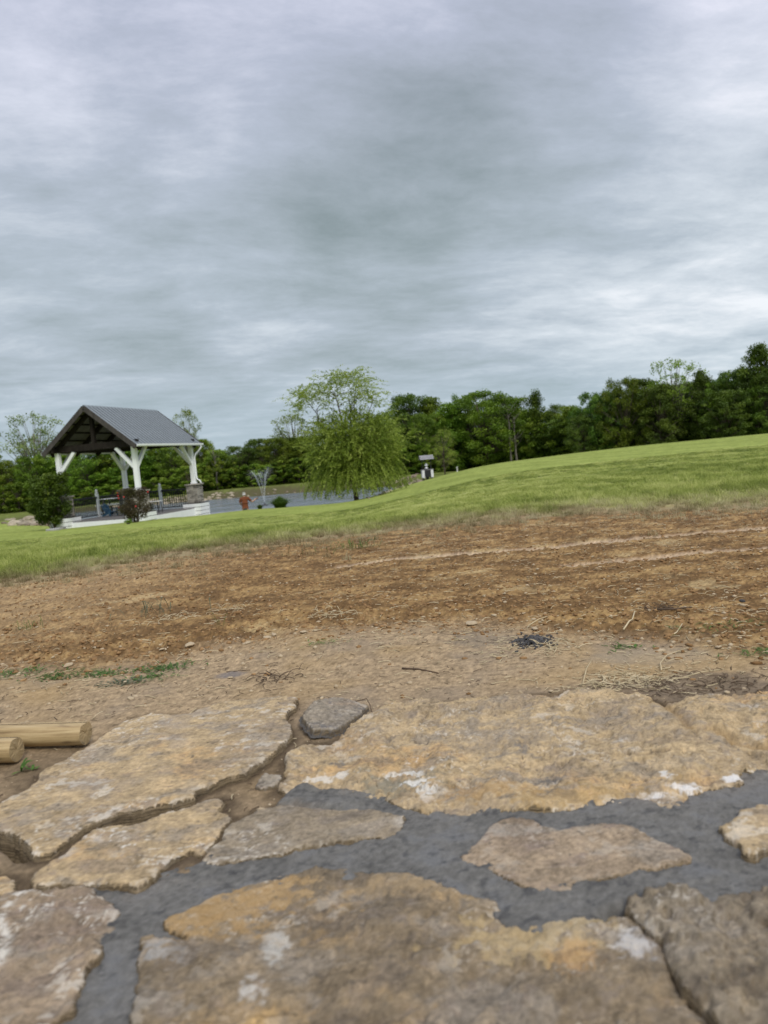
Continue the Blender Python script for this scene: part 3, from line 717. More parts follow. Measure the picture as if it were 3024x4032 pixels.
def ex_I(x, y, c, z, sd, n1, n2):
    q = np.array([hit(a, b, 0)[:2] for a, b in R6([(0, 660), (20, 560), (10, 480), (40, 410), (120, 370)])])
    dl = dist_polyline(q, x, y) + .003 * n2; k = np.exp(-(dl / .006) ** 2) * .8 * sstep(-.35, .25, fbm(x * 60, y * 70, 4, 995, .7) + .3 * n2); c = c * (1 - k[:, None]) + np.array([.62, .58, .50]) * k[:, None]
    return c, z
stones = [
    ('A', .0065, .0045, 3, 'tan', dict(thick=.045, edge=.007, white=1.0, extra=ex_A, tilt=(.004, .004)), 'large flat tan flagstone beside the logs'),
    ('B', .0035, .0070, 14, 'tan', dict(thick=.045, edge=.010, white=1.2), 'tan flagstone below the largest left one, dark gap between them'),
    ('C', .0015, .0065, 25, 'grey', dict(thick=.040, edge=.008, white=.7), 'long grey brown flagstone set in fresh mortar'),
    ('D', .0010, .0170, 36, 'tan', dict(thick=.040, edge=.014, white=.75, extra=ex_D), 'very large rough ochre flagstone with white and black marks'),
    ('E', -.0012, .0035, 47, 'rosy', dict(thick=.030, edge=.006, white=.4), 'pinkish flagstone with dark mortar all round it'),
    ('F', .0060, .0060, 58, 'tan', dict(thick=.035, edge=.008, white=.8), 'small tan flagstone at the right edge'),
    ('G', .0000, .0150, 69, 'brown', dict(thick=.040, edge=.012, white=.5, extra=ex_G), 'big blurred brown flagstone nearest the camera'),
    ('H', .0080, .0260, 80, 'moss', dict(thick=.040, edge=.014, white=.6), 'dark craggy flagstone in the near right corner'),
    ('I', .0050, .0140, 91, 'rosy', dict(thick=.040, edge=.012, white=1.0, extra=ex_I), 'mauve flagstone with white crust in the near left corner'),
    ('J', .0020, .0050, 102, 'tan', dict(thick=.035, edge=.010, white=.4), 'small rounded tan stone at the left edge'),
]
for k, zt, rel, seed, pal, kw, lab in stones:
    o = link('flagstone', build_stone(W[k], zt, rel, seed, pal, **kw), M_STONE, patio); o['label'] = lab

def slab_thing(name, label, cat, P, zt, rel, seed, pal, tilt, loc_z, thick, **kw):
    me = build_stone(P - P.mean(0), 0, rel, seed, pal, thick=thick, edge=.003, g=.0015, clip=False, tilt=tilt, **kw)
    # close the underside
    o = link(name, me, M_STONE, None, (P[:, 0].mean(), P[:, 1].mean(), loc_z)); return tag(o, label, cat)
slab_thing('loose_slab', 'loose grey slab tilted in the gap between two large flagstones', 'stone', WK, 0, .007, 120, 'slate', (-.16, .06), .013, .011, white=.35)
WL = world_poly(R3([(1288, 505), (1300, 476), (1340, 450), (1412, 460), (1392, 497), (1310, 514)]))
slab_thing('stone_chip', 'small greenish grey stone chip lying in the sandy gap', 'stone', WL, 0, .002, 131, 'slate', (.05, .1), .002, .016, white=.2)
WN = world_poly(R6([(700, 290), (780, 225), (840, 195), (890, 190), (895, 230), (800, 262), (730, 290)]))
slab_thing('wedge_stone', 'pinkish wedge of stone packed under the tan flagstone edge by the mortar', 'stone', WN, 0, .003, 141, 'rosy', (0, 0), -.006, .02, white=.1)
# ================================================================== VEGETATION HELPERS
def leaf_cards(C, size, seed, up=.35, aspect=.55, tone=None, jitter=.45, dirs=None):
    """one diamond-shaped leaf at each centre; returns V, F, tone per vertex"""
    r = np.random.default_rng(seed); n = len(C)
    nn = r.normal(size=(n, 3)); nn[:, 2] = np.abs(nn[:, 2]) + up; nn /= np.linalg.norm(nn, axis=1)[:, None]
    d = r.normal(size=(n, 3)) if dirs is None else dirs + .25 * r.normal(size=(n, 3))
    if dirs is None: d -= (d * nn).sum(1)[:, None] * nn
    d /= np.linalg.norm(d, axis=1)[:, None] + 1e-9
    e = np.cross(nn, d); e /= np.linalg.norm(e, axis=1)[:, None] + 1e-9
    s = (size * (1 + jitter * (r.random(n) * 2 - 1)))[:, None]
    P = np.stack([C - d * s * .5, C + e * s * .5 * aspect + nn * s * .06, C + d * s * .5, C - e * s * .5 * aspect + nn * s * .06], 1).reshape(-1, 3)
    F = np.arange(n * 4).reshape(n, 4)
    t = np.zeros(n) if tone is None else tone
    return P, F, np.repeat(t, 4)
def tubes(paths, nseg=6):
    V = []; F = []
    mb = MB()
    for pts, rad in paths: mb.tube(pts, rad, nseg)
    return mb
def crown_mesh(name, seed, H=10.0, base=.22, rad=3.3, nclus=85, per=75, leaf=.24, shape='round', sparse=0.0):
    """broadleaf crown of leaf clumps round the ends of limbs; returns crown mesh and trunk mesh"""
    r = np.random.default_rng(seed); rr = random.Random(seed)
    cs = []; paths = []
    lean = r.normal(size=2) * .25
    top = H * .97
    trunk = [(lean[0] * t * t, lean[1] * t * t, H * .82 * t) for t in np.linspace(0, 1, 7)]
    paths.append((trunk, [H * .018 * (1 - .85 * t) + .02 for t in np.linspace(0, 1, 7)]))
    for i in range(nclus):
        for _ in range(20):
            z = r.uniform(base, 1.0); a = r.uniform(0, 2 * pi)
            if shape == 'round': R = rad * sqrt(max(0, 1 - ((z - .56) / .47) ** 2)) ** .8
            elif shape == 'tall': R = rad * .75 * (1 - abs((z - .45) / .6) ** 2.2)
            elif shape == 'cone': R = rad * .8 * (1.05 - z) ** .75
            else: R = rad * (.35 + .9 * (z - base) / (1 - base)) * (1 if z < .85 else sqrt(max(0, (1.0 - z) / .15 + .1)))
            if R > 0.1: break
        lob = 1 + .28 * sin(a * 3 + seed) + .2 * sin(a * 5 + seed * 2 + z * 9)
        q = r.random() ** .38
        c = np.array([cos(a) * R * lob * q, sin(a) * R * lob * q, z * H]) + r.normal(size=3) * .15
        cs.append(c)
    cs = np.array(cs)
    cl = r.uniform(.45, 1.0, nclus) * (H * .105); tone = r.random(nclus)
    C = []; T = []
    for c, q, t in zip(cs, cl, tone):
        n = int(per * (q / (H * .08)) ** 1.3 * (1 - sparse)); d = r.normal(size=(n, 3)); d /= np.linalg.norm(d, axis=1)[:, None]
        d *= (q * r.random(n) ** .45)[:, None]; d[:, 2] *= .62
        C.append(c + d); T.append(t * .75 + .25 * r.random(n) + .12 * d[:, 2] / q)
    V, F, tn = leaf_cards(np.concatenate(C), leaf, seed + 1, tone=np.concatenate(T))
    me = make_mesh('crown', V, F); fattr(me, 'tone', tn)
    for c in cs[:: (1 if shape in ('feather',) else 3)]:
        k = rr.uniform(.25, .75) * min(1, c[2] / H + .1)
        b = np.array([lean[0] * k * k, lean[1] * k * k, min(H * .82 * k, c[2] * .85)])
        mid = (b + c) / 2 + np.array([0, 0, .06 * H * rr.uniform(-.5, 1)])
        paths.append(([b, mid, c], [H * .0065, H * .004, H * .0015]))
    return me, tubes(paths, 5).mesh('trunk', smooth=True)

M_LEAF_A = foliage_mat('leaf_green', (.050, .098, .008), (.155, .240, .020), (.32, .40, .048))
M_LEAF_B = foliage_mat('leaf_light', (.100, .180, .015), (.240, .350, .038), (.42, .49, .085), trans=.42)
M_LEAF_W = foliage_mat('willow_leaf', (.130, .185, .022), (.285, .355, .055), (.52, .57, .14), trans=.42)
M_LEAF_D = foliage_mat('leaf_dark', (.034, .070, .008), (.100, .172, .018), (.22, .30, .042), trans=.25)
M_LEAF_R = foliage_mat('rose_leaf', (.045, .035, .016), (.095, .075, .036), (.10, .14, .035), trans=.3)
M_LEAF_P = foliage_mat('leaf_pale', (.11, .15, .045), (.23, .29, .09), (.38, .42, .17), trans=.35)
M_BARK = simple_mat('bark', (.055, .045, .034), (.16, .13, .10), 9, .9, .6, .02, (1, 1, .25), spec=.15)
M_BARK_PALE = simple_mat('pale_bark', (.09, .083, .066), (.20, .185, .15), 9, .9, .4, .01, (1, 1, .25), spec=.15)

VARS = {}
for i in range(4): VARS['round%d' % i] = crown_mesh('r', 500 + i, rad=3.6 + .35 * i, nclus=190, per=110, leaf=.24, base=.06)
for i in range(2): VARS['tall%d' % i] = crown_mesh('t', 520 + i, rad=3.0, nclus=160, per=110, leaf=.24, shape='tall', base=.04)
for i in range(3): VARS['feather%d' % i] = crown_mesh('f', 540 + i, rad=3.4, nclus=90, per=56, leaf=.24, shape='feather', base=.30, sparse=.1)
VARS['cone0'] = crown_mesh('c', 560, rad=2.5, nclus=100, per=120, leaf=.22, shape='cone', base=.05)
VARS['bush0'] = crown_mesh('b', 570, H=4, rad=2.2, nclus=60, per=110, leaf=.22, base=.02); VARS['bush1'] = crown_mesh('b', 571, H=4, rad=2.4, nclus=65, per=110, leaf=.22, base=.02)
_used_mesh = set()
def tree(px, pytop, wpx, Y, var, mat, label, group=None, name='tree', sink=.2, cat='tree', seed=None, bark=None):
    top = at(px, pytop, Y); gz = tz(top[0], Y) - sink; H = top[2] - gz
    rr = random.Random(px * 7 + int(Y)) if seed is None else random.Random(seed)
    me_c, me_t = VARS[var]
    base_h = 4.0 if var.startswith('bush') else 10.0
    width = wpx / F_PX * Y * (1.55 if var[:5] in ('round', 'tall0', 'tall1') else 1.25)
    bw = max(v.co.x for v in me_c.vertices) - min(v.co.x for v in me_c.vertices) if me_c.name not in _WID else _WID[me_c.name]
    _WID[me_c.name] = bw
    o = empty(name, (top[0], Y, gz), rr.uniform(0, 6.28)); sx = width / bw
    o.scale = (sx, sx, H / base_h)
    if mat.name + me_c.name not in _MV:
        _MV[mat.name + me_c.name] = me_c if me_c.name not in _used_mesh else me_c.copy()
        _used_mesh.add(me_c.name)
        q = _MV[mat.name + me_c.name]; q.materials.clear(); q.materials.append(mat)
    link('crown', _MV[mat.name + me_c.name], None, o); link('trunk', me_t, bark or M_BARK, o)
    return tag(o, label, cat, group)
_WID = {}; _MV = {}

# ================================================================== TREES AT THE EDGE OF THE WOOD
A_, B_, D_, P_, W_ = M_LEAF_A, M_LEAF_B, M_LEAF_D, M_LEAF_P, M_LEAF_W
G_LEFT = 'trees of the wood behind the gazebo'; G_MID = 'trees of the wood across the pond'; G_HILL = 'trees along the top of the hill'
G_BACK = 'further trees deep in the wood'
L_L = 'green broadleaf tree of the wood seen behind and beside the gazebo'
L_M = 'dense green broadleaf tree of the wood across the pond'
L_H = 'green broadleaf tree of the long row on top of the grassy hill'
uniq = [
    (120, 1640, 250, 104, 'feather0', P_, 'pale feathery tree rising above the wood left of the gazebo roof', M_BARK_PALE),
    (725, 1622, 100, 101, 'feather1', B_, 'tall thin airy tree showing above the right end of the gazebo roof', M_BARK_PALE),
    (1145, 1640, 170, 103, 'feather2', P_, 'pale airy tree half hidden behind the left side of the big willow', M_BARK_PALE),
    (2103, 1546, 92, 98, 'cone0', D_, 'dark pointed tree standing above its neighbours past the middle of the wood', None),
    (2640, 1428, 250, 84, 'feather0', B_, 'tall open crowned tree with sky between its limbs on the hill', None),
    (2985, 1358, 130, 78, 'tall0', D_, 'tallest dark tree at the right edge of the photo', None),
    (2330, 1556, 120, 88, 'round1', D_, 'rounded dark tree where the hill trees begin to climb', None),
    (1900, 1553, 250, 98, 'round2', A_, 'broadest round topped tree behind the wishing well', None),
    (1600, 1560, 160, 102, 'round0', D_, 'dark tree showing just right of the willow crown', None),
    (2765, 1464, 90, 82, 'tall1', D_, 'narrow dark tree right of the open crowned tree on the hill', None),
]
for px, pt, w, Y, v, mt, lab, bk in uniq: tree(px, pt, w, Y, v, mt, lab, bark=bk)
rnd = random.Random(11)
LAB_L = ['green tree of the wood at the very left edge of the photo', 'green tree under the pale feathery one left of the gazebo', 'green tree just left of the gazebo roof, above the dark shrub', 'green tree seen between the left gazebo post and its brace', 'green tree seen through the gazebo left of its middle posts', 'green tree seen through the gazebo at its middle posts', 'green tree seen through the gazebo just right of its front post', 'green tree filling the right half of the view through the gazebo', 'green tree showing right beside the gazebo downspout', 'bushy green tree right of the gazebo above the angler side bank', 'tree of the wood only just left of the picture, partly cut off', 'further tree left of the picture edge behind the others']
LAB_M = ['green tree of the wood above the angler', 'green tree of the wood above the fountain jets', 'green tree right of the fountain, left of the willow', 'green tree behind the left hanging edge of the willow', 'green tree behind the left half of the willow crown', 'green tree behind the willow trunk', 'tall green tree behind the right half of the willow', 'knobbly topped tree left of and above the wishing well', 'green tree in the dip right above the wishing well', 'round topped tree right of the small yellow green one', 'green tree behind the thin bare grey trunk', 'lower green tree left of the dark pointed one', 'green tree immediately right of the dark pointed one', 'green tree in the low stretch where the lawn crest begins to rise', 'green tree touching the right side of the willow']
LAB_H = ['green tree at the left foot of the climbing row on the hill', 'green tree left of the open crowned tree, one away', 'green tree touching the open crowned tree on its left', 'lower green tree below the left limbs of the open crowned tree', 'green tree below the right limbs of the open crowned tree', 'green tree right of the narrow dark one on the hill', 'broad green tree one left of the tallest at the right edge', 'green tree just left of the tallest one at the right edge', 'green tree right behind the tallest at the edge of the photo', 'tree beyond the right edge of the photo on the hill', 'low green tree below the rounded dark one on the hill', 'lower tree in front of the broad green one near the right edge', 'lower tree in front of the tallest one at the right edge', 'farthest right tree of the hill row, outside the picture']
for px, pt, w, Y in [(20, 1815, 170, 103), (130, 1800, 150, 101), (240, 1775, 170, 104), (330, 1770, 150, 100), (430, 1760, 170, 103), (520, 1765, 150, 101), (600, 1750, 150, 104), (680, 1745, 130, 101),
                     (790, 1735, 110, 102), (850, 1775, 100, 99), (-90, 1790, 170, 102), (-200, 1780, 180, 104)]:
    tree(px, pt, w, Y, rnd.choice(['round0', 'round1', 'round2', 'round3', 'tall1']), rnd.choice([A_, A_, B_]), LAB_L.pop(0), G_LEFT)
for px, pt, w, Y in [(935, 1762, 120, 100), (1010, 1732, 120, 102), (1085, 1728, 120, 99), (1180, 1722, 150, 102), (1290, 1720, 150, 104), (1400, 1700, 160, 101), (1500, 1640, 160, 103), (1693, 1568, 140, 104),
                     (1765, 1590, 130, 99), (1830, 1566, 150, 102), (2010, 1568, 140, 102), (2060, 1618, 110, 99), (2185, 1604, 130, 97), (2250, 1600, 120, 93), (1660, 1640, 130, 98)]:
    tree(px, pt, w, Y, rnd.choice(['round0', 'round1', 'round2', 'round3', 'tall0']), rnd.choice([A_, A_, D_]), LAB_M.pop(0), G_MID)
for px, pt, w, Y in [(2395, 1548, 120, 88), (2450, 1502, 150, 86), (2530, 1500, 150, 88), (2590, 1520, 150, 83), (2700, 1512, 150, 86), (2820, 1499, 140, 82), (2895, 1462, 150, 80), (2950, 1472, 130, 83), (3060, 1440, 150, 79),
                     (3150, 1420, 170, 80), (2290, 1640, 120, 87), (2860, 1540, 150, 78), (3010, 1520, 150, 77), (3260, 1400, 200, 80)]:
    tree(px, pt, w, Y, rnd.choice(['round0', 'round1', 'round2', 'round3', 'tall1']), rnd.choice([A_, D_, D_]), LAB_H.pop(0), G_HILL)
# the rows behind them, seen through the gaps
for i, px in enumerate(range(-160, 3300, 88)):
    sky_y = np.interp(px, [-200, 0, 700, 900, 1400, 1600, 2000, 2200, 2450, 2700, 3000, 3300], [1830, 1835, 1790, 1790, 1740, 1640, 1620, 1650, 1560, 1530, 1470, 1440])
    tree(px, sky_y + rnd.uniform(-6, 22), 190, (112 if px < 2200 else 95) + rnd.uniform(-2, 4), rnd.choice(['round0', 'round1', 'round2', 'round3']), rnd.choice([A_, D_, D_]),
         'tree deep in the wood filling the gap between the front trees', G_BACK)
# shrubs along the foot of the wood
for i, px in enumerate(list(range(-60, 1750, 62))):
    Y = 96.5 + rnd.uniform(-.6, 1.5) if px < 1850 else np.interp(px, [1900, 2300, 3100], [94, 82, 73])
    gx = ray(px, 1900)[0] * Y; gz = tz(gx, Y)
    h = rnd.uniform(2.2, 4.2) if px < 1850 else rnd.uniform(1.8, 3.0)
    o = empty('bush', (gx, Y, gz - .3), rnd.uniform(0, 6)); me_c, me_t = VARS[rnd.choice(['bush0', 'bush1'])]
    s = rnd.uniform(.9, 1.25); o.scale = (s, s, h / 4)
    mt = rnd.choice([A_, A_, B_]) if px < 1850 else D_; key = mt.name + me_c.name
    if key not in _MV: _MV[key] = me_c if me_c.name not in _used_mesh else me_c.copy(); _used_mesh.add(me_c.name); _MV[key].materials.clear(); _MV[key].materials.append(mt)
    link('crown', _MV[key], None, o); link('trunk', me_t, M_BARK, o)
    tag(o, 'leafy bush at the foot of the wood below the trees', 'bush', 'bushes along the foot of the wood')
# the low leafy mass inside the wood
r_ = np.random.default_rng(99); n_ = 80000
u_ = r_.uniform(-.62, .66, n_); Yw = np.interp(u_, [-.7, .10, .28, .42, .7], [104, 104, 92, 84, 78]) + r_.uniform(0, 5, n_); Xw = u_ * Yw
hw = (2.6 + 3.4 * (.5 + fbm(Xw * .25, Yw * .1, 3, 5))) * r_.random(n_); Zw = terrain(Xw, Yw) + hw - .2
Vw, Fw, Tw = leaf_cards(np.stack([Xw, Yw, Zw], -1), .42, 7, tone=np.clip(.35 + .5 * fbm(Xw * .5, hw * .6, 3, 9) + .2 * r_.random(n_), 0, 1))
mw = make_mesh('undergrowth', Vw, Fw); fattr(mw, 'tone', Tw); tag(link('undergrowth', mw, M_LEAF_A), kind='stuff')
# young yellow-green tree behind the well
VARS['young'] = crown_mesh('y', 600, rad=3.6, nclus=80, per=60, leaf=.16, base=.28)
tree(1738, 1692, 128, 84, 'young', W_, 'small yellow green tree standing alone behind the wishing well', name='tree', seed=4)
# bare grey trunks in the gap
def bare_tree(px, ptop, Y, label, seed):
    p = at(px, ptop, Y); gz = tz(p[0], Y); H = p[2] - gz; r = random.Random(seed)
    o = empty('bare_tree', (p[0], Y, gz)); mb = MB()
    pts = [(r.uniform(-.15, .15) * t, r.uniform(-.1, .1), H * t) for t in np.linspace(0, 1, 8)]
    mb.tube(pts, [.16 * (1 - .8 * t) for t in np.linspace(0, 1, 8)], 6); mb.build('trunk', M_BARK_PALE, o, smooth=True)
    mb = MB()
    for i in range(16):
        z = H * r.uniform(.35, .97); a = r.uniform(0, 6.28); L = r.uniform(.6, 1.8)
        mb.tube([(0, 0, z), (cos(a) * L * .5, sin(a) * L * .5, z + L * .4), (cos(a) * L, sin(a) * L, z + L * .95)], [.04, .025, .008], 4)
    mb.build('branches', M_BARK_PALE, o, kind='stuff'); return tag(o, label, 'tree')
bare_tree(1998, 1610, 95.5, 'thin bare grey trunk standing against the dark wood behind the hill', 5)
bare_tree(2022, 1640, 95.2, 'second bare trunk, just right of the thin grey one against the wood', 6)
bare_tree(842, 1770, 97, 'leafless grey snag beside the airy tree right of the gazebo roof', 8)

# ================================================================== WILLOW
def willow():
    Y0 = 42.5; b = at(1405, 1975, Y0); gz = tz(b[0], Y0) - .05
    o = empty('willow_tree', (b[0], Y0, gz)); r = np.random.default_rng(77); s = Y0 / F_PX      # metres per photo pixel
    top = 505 * s
    paths = []; limbs = []
    tr = [(0, 0, 0), (-.05, 0, .6), (-.10, .03, 1.2), (-.05, .05, 1.7)]
    paths.append((tr, [.17, .135, .12, .11]))
    for (dx, dy, dz, w) in [(-.9, .2, 4.4, .075), (-1.9, -.3, 4.9, .08), (.1, .3, 5.6, .09), (-.7, -.3, 6.3, .08), (1.1, .2, 4.9, .075), (2.1, -.3, 3.6, .065), (.7, -.7, 4.2, .06), (-1.3, .8, 3.8, .06),
                            (1.6, .9, 4.4, .06), (-2.2, .4, 3.9, .06), (-2.4, -.2, 6.1, .055), (.5, .2, 6.4, .06), (1.5, -.2, 5.7, .05)]:
        a = np.array([-.08, .03, r.uniform(.9, 1.7)]); e = np.array([dx, dy, dz])
        m1 = a + (e - a) * .4 + np.array([0, 0, .35]); m2 = a + (e - a) * .75 + np.array([0, 0, .35])
        P = np.array([a, m1, m2, e]); paths.append((P, [w, w * .7, w * .45, w * .2])); limbs.append(P)
        for _ in range(7):
            t = r.uniform(.4, .98); i = min(int(t * 3), 2); q = P[i] + (P[i + 1] - P[i]) * (t * 3 - i)
            an = r.uniform(0, 2 * pi); L = r.uniform(.5, 1.3)
            e2 = q + np.array([cos(an) * L, sin(an) * L, r.uniform(.1, .7)]); paths.append(([q, (q + e2) / 2 + np.array([0, 0, .1]), e2], [w * .35, w * .22, .008])); limbs.append(np.array([q, (q + e2) / 2, e2, e2]))
    tubes(paths, 6).build('trunk', M_BARK, o, smooth=True)
    C = []; D = []; T = []; strands = []
    def strand(p, d, L, tone, step=.055, dens=1.0):
        floor_ = r.random() ** 2 * .5; v = np.array(d, float); v /= np.linalg.norm(v) + 1e-9; n = int(L / step); q = p.copy()
        for k in range(n):
            v = v + np.array([0, 0, -.065]); v /= np.linalg.norm(v); q = q + v * step
            if q[2] < .25 + floor_: break
            if r.random() < dens:
                C.append(q + r.normal(size=3) * .022); D.append(v + r.normal(size=3) * .45); T.append(tone + r.normal() * .13)
    # rounded mass of fine twigs, a few trailing low
    for i in range(4200):
        a = r.uniform(0, 2 * pi); ce = r.uniform(-1, 1); q = r.random() ** .45; se = sqrt(1 - ce * ce)
        lob = 1 + .22 * pn(np.array([a * 1.3]), np.array([ce * 2.0]), 88)[0]
        p = np.array([.10 + cos(a) * se * 2.62 * q * lob, sin(a) * se * 2.2 * q * lob, 3.05 + ce * (2.0 if ce > 0 else 1.85) * q * lob])
        cl = pn(np.array([p[0] * 1.5]), np.array([p[2] * 1.7 + p[1] * .8]), 3)[0]
        if cl < -.36: continue
        strand(p, (cos(a) * se + r.normal() * .5, sin(a) * se + r.normal() * .5, max(ce, 0) * .8 + .25 + r.normal() * .4), r.uniform(.35, 1.0), .42 + 1.0 * cl + r.normal() * .14, dens=.95)
    for i in range(520):
        a = r.uniform(0, 2 * pi); R = r.uniform(.6, 2.65)
        strand(np.array([.1 + cos(a) * R, sin(a) * R, r.uniform(1.2, 2.2)]), (cos(a) * .6, sin(a) * .6, -.4), r.uniform(.8, 1.9), .4 + r.normal() * .15, dens=.85)
    # open crown above and to the left
    for (x0, z0, sx, sz, n) in [(-2.2, 6.15, .65, .5, 120), (-2.75, 5.5, .4, .6, 70), (-1.0, 6.3, .7, .5, 80), (-.3, 6.9, .7, .45, 130), (.6, 6.7, .6, .5, 90), (1.1, 6.1, .5, .6, 60), (1.5, 5.4, .5, .5, 40), (-1.3, 5.6, .6, .5, 45), (.3, 5.7, .9, .5, 90),
                              (2.1, 4.5, .4, .5, 40), (-2.2, 4.3, .35, .6, 30), (2.7, 3.3, .3, .7, 40)]:
        for _ in range(n):
            p = np.array([x0 + r.normal() * sx * .6, r.normal() * .8, z0 + r.normal() * sz * .55])
            if p[2] > top - .1: continue
            a = r.uniform(0, 2 * pi); strand(p, (cos(a) + .25 * np.sign(x0), sin(a), .9), r.uniform(.5, 1.25), .55 + r.normal() * .22, step=.06, dens=.72)
    C = np.array(C); D = np.array(D); V, F, tn = leaf_cards(C, .15, 5, dirs=D, aspect=.30, tone=np.array(T))
    me = make_mesh('crown', V, F); fattr(me, 'tone', tn); link('crown', me, W_, o)
    return tag(o, 'big weeping willow with a dense dome and open top beside the pond', 'tree')
willow()
# ================================================================== GAZEBO
M_WHITE = simple_mat('white_paint', (.80, .82, .83), (.90, .91, .91), 5, .55, .15, .003, (1, 1, .4))
M_WHITE_OLD = simple_mat('weathered_white', (.62, .62, .60), (.80, .80, .78), 7, .7, .2, .003)
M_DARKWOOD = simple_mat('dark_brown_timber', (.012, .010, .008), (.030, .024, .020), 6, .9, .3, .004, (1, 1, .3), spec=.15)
M_BARGE = simple_mat('grey_brown_board', (.045, .040, .036), (.085, .076, .070), 6, .85, .3, .004, (1, 1, .3), spec=.2)
M_ROOF = simple_mat('grey_metal_roof', (.175, .200, .205), (.215, .240, .245), 2, .45, .1, .002, metal=.15, spec=.5)
M_RIB = simple_mat('roof_rib_shade', (.062, .072, .080), (.085, .095, .105), 2, .5, .1, .002, metal=.3)  # darker than the roof sheet: shadow lines of the ribs painted as colour
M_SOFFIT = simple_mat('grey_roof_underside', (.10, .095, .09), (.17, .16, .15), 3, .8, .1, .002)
M_DECK = simple_mat('grey_brown_deck', (.09, .083, .078), (.17, .155, .145), 6, .75, .3, .003, (6, .5, 1))
M_BLACK = simple_mat('black_metal', (.008, .008, .009), (.018, .018, .02), 6, .5, .1, .001)
M_STONE_V = simple_mat('stacked_stone', (.11, .10, .09), (.44, .405, .35), 4, .85, .5, .006, rnd=.5)
M_CAP = simple_mat('stone_cap', (.26, .235, .20), (.42, .385, .33), 7, .8, .4, .004)
M_BLUE = simple_mat('blue_plastic', (.02, .085, .16), (.035, .12, .21), 5, .45, .1, .002)
M_BOX = simple_mat('pale_grey_plastic', (.42, .42, .40), (.56, .56, .54), 5, .5, .1, .002)
GZ = empty('gazebo', (-11.79, 36.0, -1.45), radians(-15))
tag(GZ, 'open white timber gazebo with a grey metal gable roof and stone piers by the pond', 'gazebo')
Wg, Lg = 4.33, 5.40
def g_world(x, y, z): return np.array(Matrix.Rotation(radians(-15), 3, 'Z') @ Vector((x, y, z))) + np.array([-11.79, 36.0, -1.45])
def build_gazebo():
    gz = GZ
    MB().box((-Wg / 2, Lg / 2, -.09), (Wg + .3, Lg + .3, .18)).build('deck', M_DECK, gz)
    for a, b in [((-Wg - .18, -.18), (.18, -.18)), ((.18, -.18), (.18, Lg + .18)), ((-Wg - .18, Lg + .18), (.18, Lg + .18)), ((-Wg - .18, -.18), (-Wg - .18, Lg + .18))]:
        dx, dy = b[0] - a[0], b[1] - a[1]
        n = Vector((dy, -dx, 0)).normalized() * 0.0
        MB().box(((a[0] + b[0]) / 2, (a[1] + b[1]) / 2, -.27), (abs(dx) + .05 if dx else .05, abs(dy) + .05 if dy else .05, .46)).build('skirt_board', M_WHITE, gz)
    stone_me = []
    rs = random.Random(4)
    for i in range(5):
        q = MB().box((0, 0, 0), (1, 1, 1)).mesh('stone', bevel=.10)
        for v in q.vertices: v.co += Vector([rs.uniform(-.05, .05) for _ in range(3)])
        q.materials.append(M_STONE_V); stone_me.append(q)
    plank_me = MB().box((0, 0, 0), (1, 1, 1)).mesh('plank', bevel=.012); plank_me.materials.append(M_WHITE)
    bal = MB().box((0, 0, .5), (.028, .028, .98)).mesh('baluster'); bal.materials.append(M_BLACK)
    for (x, y) in [(0, 0), (-Wg, 0), (0, Lg), (-Wg, Lg)]:
        pl = MB().box((x, y, -.36), (1.0, 1.0, 1.18)).build('plinth', M_BARGE, gz)
        for k in range(6):
            zc = .13 - .205 * k
            for (sx, sy) in ((0, -1), (1, 0), (0, 1), (-1, 0)):
                link('plank', plank_me, None, pl, (x + sx * .512, y + sy * .512, zc), None, (1.05 if sy else .024, 1.001 if sx else .024, .180))
        MB().box((x, y, .25), (1.07, 1.07, .03)).build('plinth_top', M_BARGE, gz)
        pr = MB().box((x, y, .75), (.56, .56, .98)).build('pier', M_STONE_V, gz, label='stacked stone pier')
        z = .268; left = MB()
        while z < 1.22:
            h = rs.uniform(.055, .095); h = min(h, 1.235 - z)
            for (sx, sy) in ((0, -1), (1, 0), (0, 1), (-1, 0)):
                a = -.325
                while a < .32:
                    w = min(rs.uniform(.12, .28), .325 - a); w = .325 - a if .325 - a - w < .06 else w
                    dep = rs.uniform(.06, .085); off = .28 + dep / 2 - .02
                    cx = x + sx * off + (a + w / 2 if sy else 0); cy = y + sy * off + (a + w / 2 if sx else 0)
                    size = (w - .006 if sy else dep, w - .006 if sx else dep, h - .007)
                    if (sx, sy) in ((0, -1), (1, 0)): link('stone', rs.choice(stone_me), None, pr, (cx, cy, z + h / 2), None, size)
                    else: left.box((cx, cy, z + h / 2), size)
                    a += w
            z += h
        left.build('stone_cladding', M_STONE_V, pr, kind='stuff')
        MB().box((x, y, 1.272), (.78, .78, .07)).build('pier_cap', M_CAP, gz, bevel=.01)
        MB().box((x, y, 2.385), (.22, .22, 2.155)).build('post', M_WHITE, gz, bevel=.012)
        MB().box((x, y, 1.36), (.27, .27, .10)).build('post_base', M_WHITE, gz, bevel=.01)
        sx = -1 if x == 0 else 1; sy = 1 if y == 0 else -1
        MB().bar((x + sx * .08, y, 2.45), (x + sx * .98, y, 3.44), .15, .16, (0, 0, 1)).build('brace', M_WHITE, gz)
        MB().bar((x, y + sy * .08, 2.45), (x, y + sy * .98, 3.44), .15, .16, (0, 0, 1)).build('brace', M_WHITE, gz)
    # frame
    xr = -Wg / 2; zr = 5.60; ze = 3.50; xe = .43; sl = (zr - ze) / (xe - xr)
    def zroof(x): return zr - sl * abs(x - xr)
    for y in (0, Lg): MB().box((xr, y, 3.62), (Wg + .5, .20, .315)).build('tie_beam', M_DARKWOOD, gz)
